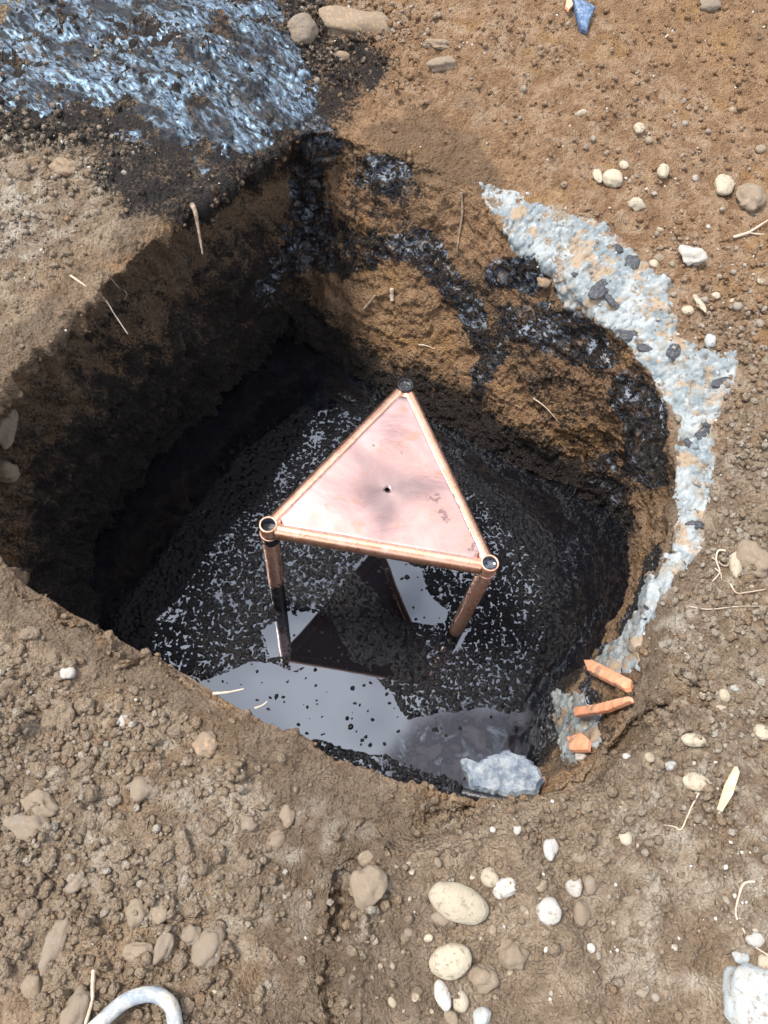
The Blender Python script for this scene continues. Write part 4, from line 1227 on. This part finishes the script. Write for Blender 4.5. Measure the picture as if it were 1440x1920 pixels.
def strand_mesh(name, P3, r_px, seg=7, taper=0.4, jit=0.12):
    dep = float((np.array(P3[0]) - CAM) @ FW); r0 = r_px * dep / F
    A = np.array([p[:] for p in P3]); n = len(A); m = 8 * (n - 1)
    t = np.linspace(0, n - 1, m + 1); i = np.minimum(t.astype(int), n - 2); f = (t - i)[:, None]
    p0, p1, p2, p3 = A[np.maximum(i - 1, 0)], A[i], A[i + 1], A[np.minimum(i + 2, n - 1)]
    C = 0.5 * (2 * p1 + (p2 - p0) * f + (2 * p0 - 5 * p1 + 4 * p2 - p3) * f ** 2 + (3 * p1 - p0 - 3 * p2 + p3) * f ** 3)
    T = np.gradient(C, axis=0); T /= np.linalg.norm(T, axis=1)[:, None] + 1e-9
    ref = np.array([0.31, 0.2, 0.93]); S = np.cross(T, ref); S /= np.linalg.norm(S, axis=1)[:, None]; W = np.cross(T, S)
    V, Fq = [], []
    for k in range(m + 1):
        rr = r0 * (1 - (1 - taper) * k / m) * random.uniform(1 - jit, 1 + jit)
        for s in range(seg):
            a = 2 * math.pi * s / seg
            V.append(C[k] + S[k] * rr * math.cos(a) + W[k] * rr * math.sin(a))
    for k in range(m):
        for s in range(seg):
            t2 = (s + 1) % seg
            Fq.append((k * seg + s, k * seg + t2, (k + 1) * seg + t2, (k + 1) * seg + s))
    me = mesh_np(name, np.array(V), np.array(Fq))
    bm = bmesh.new(); bm.from_mesh(me); bmesh.ops.holes_fill(bm, edges=[e for e in bm.edges if e.is_boundary]); bm.to_mesh(me); bm.free()
    return me

strand('root', [(133, 518), (160, 536, 'free'), (195, 560, 'free'), (215, 590, 'free'), (240, 627, 'free')], 2.4, M_ROOT, 'pale curved root sticking out of the left bank edge', 'root')
strand('root', [(205, 520), (222, 540), (234, 545, 'free'), (238, 555, 'free'), (232, 562, 'free')], 1.5, M_ROOT, 'short hooked rootlet beside the pale curved root', 'root')
strand('root', [(866, 362), (867, 395), (864, 430), (858, 462), (855, 475)], 2.8, M_ROOTD, 'thin upright root on the far wall left of the crust tip', 'root', 0.006)
strand('twig', [(362, 385), (366, 398, 'free'), (372, 430, 'free'), (380, 478, 'free')], 5.5, M_ROOTD, 'short brown twig hanging below the left bank edge', 'twig', 0.008, taper=0.3)
strand('root', [(1312, 1490), (1300, 1510), (1285, 1530), (1278, 1556), (1262, 1550), (1245, 1545)], 2.0, M_ROOT, 'wavy root below the oval cream pebble', 'root')
strand('root', [(1415, 1655), (1392, 1658), (1380, 1690), (1378, 1715), (1392, 1740), (1410, 1768), (1440, 1790)], 2.8, M_ROOT, 'long looping root above the big corner rock', 'root', branch=[[(1384, 1722), (1395, 1735), (1405, 1750)]])
strand('root', [(1362, 1030), (1345, 1038), (1335, 1055), (1342, 1075), (1330, 1090)], 2.2, M_ROOT, 'tangled pale rootlet left of the large edge stone', 'root', 0.012, branch=[[(1336, 1050), (1350, 1062), (1362, 1060)], [(1340, 1072), (1352, 1080), (1358, 1095)]])
strand('root', [(1370, 1100), (1378, 1115), (1400, 1116), (1440, 1108)], 1.8, M_ROOT, 'thin root running to the right edge below the edge stone', 'root', 0.008)
strand('twig', [(1372, 446), (1400, 438), (1425, 424), (1440, 412)], 3.0, M_ROOT, 'dry forked twig at the right edge below the cream stones', 'twig', 0.008, branch=[[(1400, 438), (1420, 440), (1440, 442)]])
strand('twig', [(184, 1815), (180, 1850), (174, 1890), (168, 1925)], 4.2, M_ROOT, 'dry stalk standing between large cobble and looped handle', 'twig', 0.014, taper=0.8)
strand('twig', [(405, 1303), (430, 1300), (458, 1294)], 3.0, M_ROOT, 'short dry stem poking over the near rim above the liquid', 'twig', 0.010)
strand('twig', [(478, 1330), (492, 1325), (502, 1317)], 2.2, M_ROOT, 'tiny dry stem right of the one over the near rim', 'twig', 0.010)
strand('twig', [(684, 578), (695, 565), (708, 553)], 2.6, M_ROOTD, 'short straight twig in the middle of the far wall', 'twig', 0.008, taper=0.9)
strand('twig', [(738, 540), (736, 552), (735, 562)], 4.5, M_ROOT, 'pale chip of bark right of the straight twig', 'twig', 0.008, taper=0.8)
strand('root', [(1000, 745), (1022, 762), (1050, 790)], 1.5, M_ROOT, 'fine root slanting down the right part of far wall', 'root', 0.006)
strand('root', [(1290, 1135), (1330, 1142), (1385, 1138), (1440, 1139)], 1.2, M_ROOT, 'hair-thin straight root on the right bank', 'root', 0.005)
strand('root', [(785, 645), (800, 648), (815, 655)], 1.6, M_ROOT, 'tiny pale rootlet low on the far wall', 'root', 0.006)

def shard(name, pts, thick_px, mat, label, cat, lift=0.010, curve=0.0, tilt=None, parts=None, rough=0.0):
    """a flat broken piece: outline on the ground surface, real thickness, bevelled rim"""
    H = [hit(*p) for p in pts]
    c = sum((h[0] for h in H), Vector()) / len(H)
    n = sum((h[1] for h in H), Vector()).normalized()
    if tilt is None:
        A_ = np.array([h[0][:] for h in H]); uu_, ss_, vv_ = np.linalg.svd(A_ - A_.mean(0)); nf = Vector(vv_[2])
        if nf.z < 0: nf = -nf
        n = (nf * 0.6 + n * 0.4).normalized()
    else:
        n = Vector(tilt).normalized()
    dep = float((np.array(c) - CAM) @ FW); th = thick_px * dep / F
    # outline points: where their sight lines meet the shard's own plane
    P0 = c + n * lift
    O = []
    for p in pts:
        d = Vector(ray(*p)); t = (P0 - Vector(CAM)).dot(n) / d.dot(n); O.append(Vector(CAM) + d * t)
    cc = sum(O, Vector()) / len(O)
    bm = bmesh.new()
    # densify the outline with a little raggedness
    ring = []
    for i in range(len(O)):
        a, b = O[i], O[(i + 1) % len(O)]
        k = max(2, int((b - a).length / 0.006))
        for j in range(k):
            q_ = a.lerp(b, j / k); ring.append(q_ + (q_ - cc).normalized() * random.uniform(-1, 1) * rough)
    M = 9; rows = []
    for m_ in range(M + 1):
        s = 1 - m_ / M
        row = []
        for q_ in ring:
            p = cc.lerp(q_, s) if m_ < M else cc
            e = 1 - max(0, (s - 0.88) / 0.12) ** 2 * (0.25 if rough < 0.002 else 0.6)
            nz = float(fbm(np.array([p[:]]), 38, 3, seed=7)[0])
            x = (p - cc).length
            row.append(bm.verts.new(p - cc + n * (th * 0.5 * e + curve * (1 - s * s) + rough * 2.2 * nz * (1 - s ** 6))))
            if m_ == M: break
        rows.append(row)
    L = len(ring)
    for m_ in range(M):
        for i in range(L):
            j = (i + 1) % L
            if m_ < M - 1: bm.faces.new((rows[m_][i], rows[m_][j], rows[m_ + 1][j], rows[m_ + 1][i]))
            else: bm.faces.new((rows[m_][i], rows[m_][j], rows[M][0]))
    bot = [bm.verts.new(q_ - cc - n * th * 0.5) for q_ in ring]
    for i in range(L):
        j = (i + 1) % L
        bm.faces.new((bot[i], bot[j], rows[0][j], rows[0][i]))
    bm.faces.new(list(reversed(bot)))
    bmesh.ops.recalc_face_normals(bm, faces=bm.faces)
    me = bpy.data.meshes.new(name); bm.to_mesh(me); bm.free()
    me.polygons.foreach_set('use_smooth', [False] * len(me.polygons))
    o = link(name, me, mat, label=label, cat=cat); o.location = cc
    return o
shard('wood_chip', [(1380, 1437), (1385, 1448), (1372, 1490), (1352, 1522), (1347, 1518), (1362, 1470)], 8, M_WOOD, 'split yellow wood chip lying on the right bank', 'wood chip', 0.022)
shard('orange_strip', [(1096, 1240), (1112, 1240), (1186, 1278), (1184, 1292), (1172, 1294), (1104, 1260)], 9, M_ORANGE, 'longest orange plastic strip with a pointed end, at the right rim', 'plastic strip', 0.050, curve=0.004, rough=0.0006)
shard('orange_strip', [(1078, 1328), (1120, 1322), (1182, 1307), (1184, 1316), (1140, 1334), (1080, 1344)], 8, M_ORANGE, 'thin orange plastic strip below the longest one', 'plastic strip', 0.030, curve=0.003, rough=0.0008)
shard('orange_strip', [(1064, 1384), (1092, 1376), (1106, 1388), (1104, 1408), (1070, 1408)], 8, M_ORANGE, 'square orange plastic piece below the two strips', 'plastic strip', 0.026, curve=0.004, rough=0.0008)
shard('orange_strip', [(1012, 1460), (1022, 1458), (1024, 1476), (1014, 1478)], 6, M_ORANGE, 'tiny orange plastic bit beside the grey chunk', 'plastic strip', 0.022, rough=0.0005)
shard('grey_chunk', [(862, 1424), (890, 1438), (905, 1428), (925, 1416), (955, 1410), (985, 1420), (1008, 1440), (1020, 1466), (1005, 1490), (960, 1496), (925, 1492), (884, 1480)], 26, M_CHUNK, 'pale blue-grey broken chunk jutting over the liquid at the near rim', 'broken chunk', 0.035, tilt=(-0.15, 0.25, 1), rough=0.0032)
shard('white_flake', [(1080, 1408), (1090, 1405), (1098, 1414), (1090, 1426), (1080, 1424)], 5, M_CHALK, 'small white flake under the square orange piece', 'flake', 0.016, rough=0.001)
shard('blue_scrap', [(1072, 0), (1100, 4), (1116, 16), (1105, 40), (1100, 60), (1088, 55), (1080, 30)], 10, M_BLUE, 'dark blue glossy scrap at the top edge of the photo', 'scrap', 0.012, curve=0.006, rough=0.002)
shard('orange_strip', [(1062, 0), (1070, -4), (1074, 10), (1066, 20), (1060, 14)], 6, M_ORANGE, 'small orange bit beside the blue scrap at the top edge', 'plastic strip', 0.012, rough=0.0008)

# short black tube under the grey chunk
def black_tube():
    a, b = on_plane(868, 1487, -0.10), on_plane(958, 1506, -0.07)
    A, B = Vector(a), Vector(b); d = (B - A)
    o = link('black_tube', tube_mesh('black_tube', 0.010, d.length, 0, 0.0075, rings=8), M_BLACKPLUG, label='short black tube below the grey chunk', cat='pipe')
    o.location = A; o.rotation_euler = d.to_track_quat('Z', 'Y').to_euler()
black_tube()

# looped tool handle lying at the bottom edge
def handle():
    pts = [(120, 1990), (165, 1942), (205, 1905), (240, 1875), (272, 1862), (302, 1862), (325, 1880), (333, 1910), (336, 1960), (340, 2010)]
    P3 = []
    for p in pts:
        loc, nrm, d = hit(*p)
        P3.append(Vector((loc.x, loc.y, 0)) + Vector((0, 0, loc.z + 0.022)))
    zs = [p.z for p in P3]; zm = max(zs)
    for p in P3: p.z = 0.5 * p.z + 0.5 * zm
    me = strand_mesh('tool_handle', P3, 14.0, 20, 1.05, 0.015)
    link('tool_handle', me, M_HANDLE, label='weathered blue-grey looped tool handle cut by the bottom edge', cat='tool handle')
handle()
